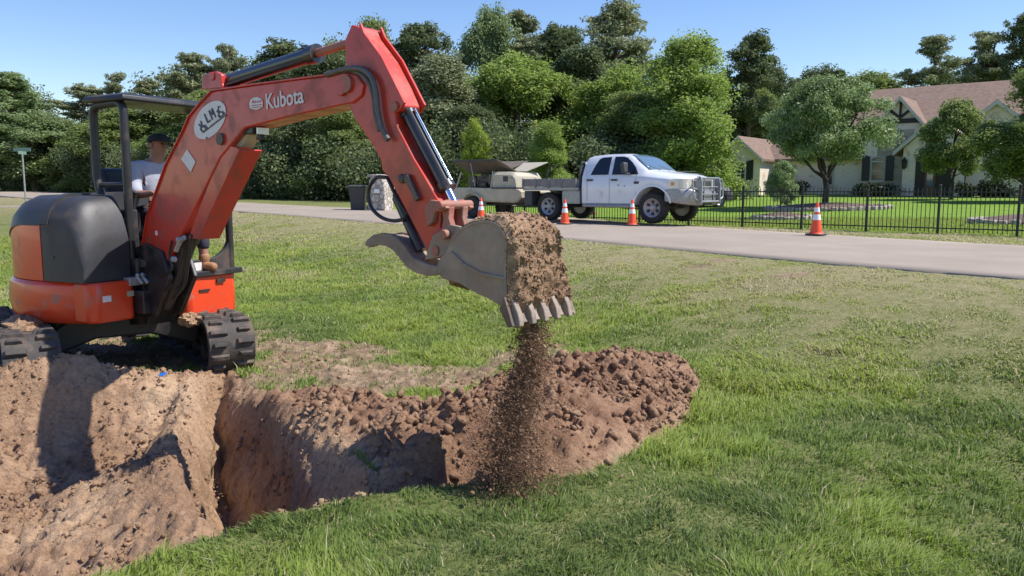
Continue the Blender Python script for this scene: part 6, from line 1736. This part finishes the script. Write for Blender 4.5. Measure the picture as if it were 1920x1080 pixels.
# ------------------------------------------------------------------ stone mailbox pillar, bin, street sign
def stone_mat():
    m, nt, b = newmat('rubble_stone'); N = nt.nodes; L = nt.links; tc = N.new('ShaderNodeTexCoord')
    v = N.new('ShaderNodeTexVoronoi'); v.inputs['Scale'].default_value = 5.5; L.new(tc.outputs['Object'], v.inputs[0])
    e = N.new('ShaderNodeTexVoronoi'); e.feature = 'DISTANCE_TO_EDGE'; e.inputs['Scale'].default_value = 5.5; L.new(tc.outputs['Object'], e.inputs[0])
    r = N.new('ShaderNodeValToRGB'); r.color_ramp.elements[0].color = (.34, .29, .24, 1); r.color_ramp.elements[1].color = (.62, .56, .50, 1)
    sx = N.new('ShaderNodeSeparateColor'); L.new(v.outputs['Color'], sx.inputs[0]); L.new(sx.outputs[0], r.inputs[0])
    mr = N.new('ShaderNodeMapRange'); mr.inputs['From Max'].default_value = .05; L.new(e.outputs['Distance'], mr.inputs['Value'])
    x = N.new('ShaderNodeMix'); x.data_type = 'RGBA'; L.new(mr.outputs[0], x.inputs[0]); x.inputs[6].default_value = (.18, .15, .12, 1); L.new(r.outputs[0], x.inputs[7]); L.new(x.outputs[2], b.inputs['Base Color'])
    b.inputs['Roughness'].default_value = .9; bp = N.new('ShaderNodeBump'); bp.inputs['Distance'].default_value = .03; L.new(mr.outputs[0], bp.inputs['Height']); L.new(bp.outputs[0], b.inputs['Normal']); return m
M['rubble'] = stone_mat()
def build_mailbox():
    p = at_y(714, 390, 33.5); z0 = Hs(p.x, p.y); T = vframe(Vector((p.x, p.y, z0)), Vector((.9, -.43, 0)), Vector((.43, .9, 0)))
    D = Vector((.9, -.43, 0)); L_ = Vector((.43, .9, 0))
    b = thing('mailbox_pillar', (p.x, p.y, z0), 'rubble stone mailbox pillar with domed top across the road', 'mailbox')
    zt = at_y(714, 326, 33.5).z-z0; w_ = .43
    pts = [(-w_, -.1), (w_, -.1), (w_*.92, zt*.62)]+[(w_*.9*math.cos(a), zt*.66+zt*.33*math.sin(a)) for a in [math.pi*k/12 for k in range(13)]]+[(-w_*.92, zt*.62)]
    mb = MB(); mb.prism(pts, lambda a, z, t: T(a, t, z), -.32, .32); mb.build('pillar', M['rubble'], b, bevel=.03)
    mb = MB(); mb.box(T(.05, -.335, zt*.55), (.26, .03, .17), D, L_, (0, 0, 1)); mb.build('letter_door', M['conew'], b, bevel=.01)
    mb = MB(); mb.box(T(-.30, 0, zt-.08), (.30, .60, .10), D, L_, (0, 0, 1)); mb.build('cap_stone', M['stone'], b, bevel=.02)
build_mailbox()
def build_bin():
    p = at_y(672, 388, 34.0); z0 = Hs(p.x, p.y); o = Vector((p.x, p.y, z0)); X_ = Vector((1, 0, 0)); Y_ = Vector((0, 1, 0)); T = vframe(o, X_, Y_)
    b = thing('rubbish_bin', tuple(o), 'dark grey wheeled rubbish bin beside the stone mailbox pillar', 'bin')
    h = at_y(672, 347, 34).z-z0
    mb = MB(); rs = [[T(-w_, -d, z), T(w_, -d, z), T(w_, d, z), T(-w_, d, z)] for w_, d, z in ((.27, .28, .06), (.29, .30, h*.5), (.34, .36, h*.9), (.35, .37, h*.92))]; mb.rings(rs); mb.build('bin_body', M['darkgrey'], b, bevel=.02)
    mb = MB(); rs = [[T(-w_, -d, z), T(w_, -d, z), T(w_, d, z), T(-w_, d, z)] for w_, d, z in ((.37, .40, h*.93), (.38, .41, h*.96), (.30, .32, h))]; mb.rings(rs); mb.build('lid', M['darkgrey'], b, bevel=.02)
    mb = MB()
    for s in (-1, 1): mb.cyl(T(s*.30, .3, .13), T(s*.36, .3, .13), .13)
    mb.build('bin_wheel', M['tyre'], b)
build_bin()
def build_sign():
    Y = 36.; p = at_y(48, 372, Y); z0 = Hs(p.x, p.y); zt = at_y(48, 278, Y).z
    b = thing('street_name_sign', (p.x, p.y, z0), 'small green street name sign on a thin metal post at the far left', 'street sign')
    mb = MB(); mb.cyl((p.x, p.y, z0-.2), (p.x, p.y, zt-.12), .035, seg=10); mb.build('post', M['alu'], b)
    mb = MB(); mb.box((p.x, p.y, zt-.06), (.78, .02, .16)); bl = mb.build('sign_blade', pm('sign_green', (.16, .26, .21), rough=.4), b, bevel=.006)
    mb = MB(); mb.box((p.x, p.y, zt-.20), (.02, .6, .14)); mb.build('sign_blade', bpy.data.materials['sign_green'], b, bevel=.006)
build_sign()
# small blue scrap on the pit edge
p = at_y(303, 700, 6.6); zz = float(terrain(np.array([p.x]), np.array([p.y]))[0][0])
mb = MB(); mb.add([(p.x-.03, p.y, zz+.015), (p.x+.04, p.y-.01, zz+.02), (p.x+.035, p.y+.03, zz+.045), (p.x-.025, p.y+.02, zz+.035), (p.x, p.y, zz+.01)], [(0, 1, 2, 3), (0, 4, 1), (1, 4, 2), (2, 4, 3), (3, 4, 0)])
tag(mb.build('plastic_scrap', pm('blue_plastic', (.02, .16, .55), rough=.4)), 'tiny bright blue plastic scrap on the pit edge below the tracks', 'litter')
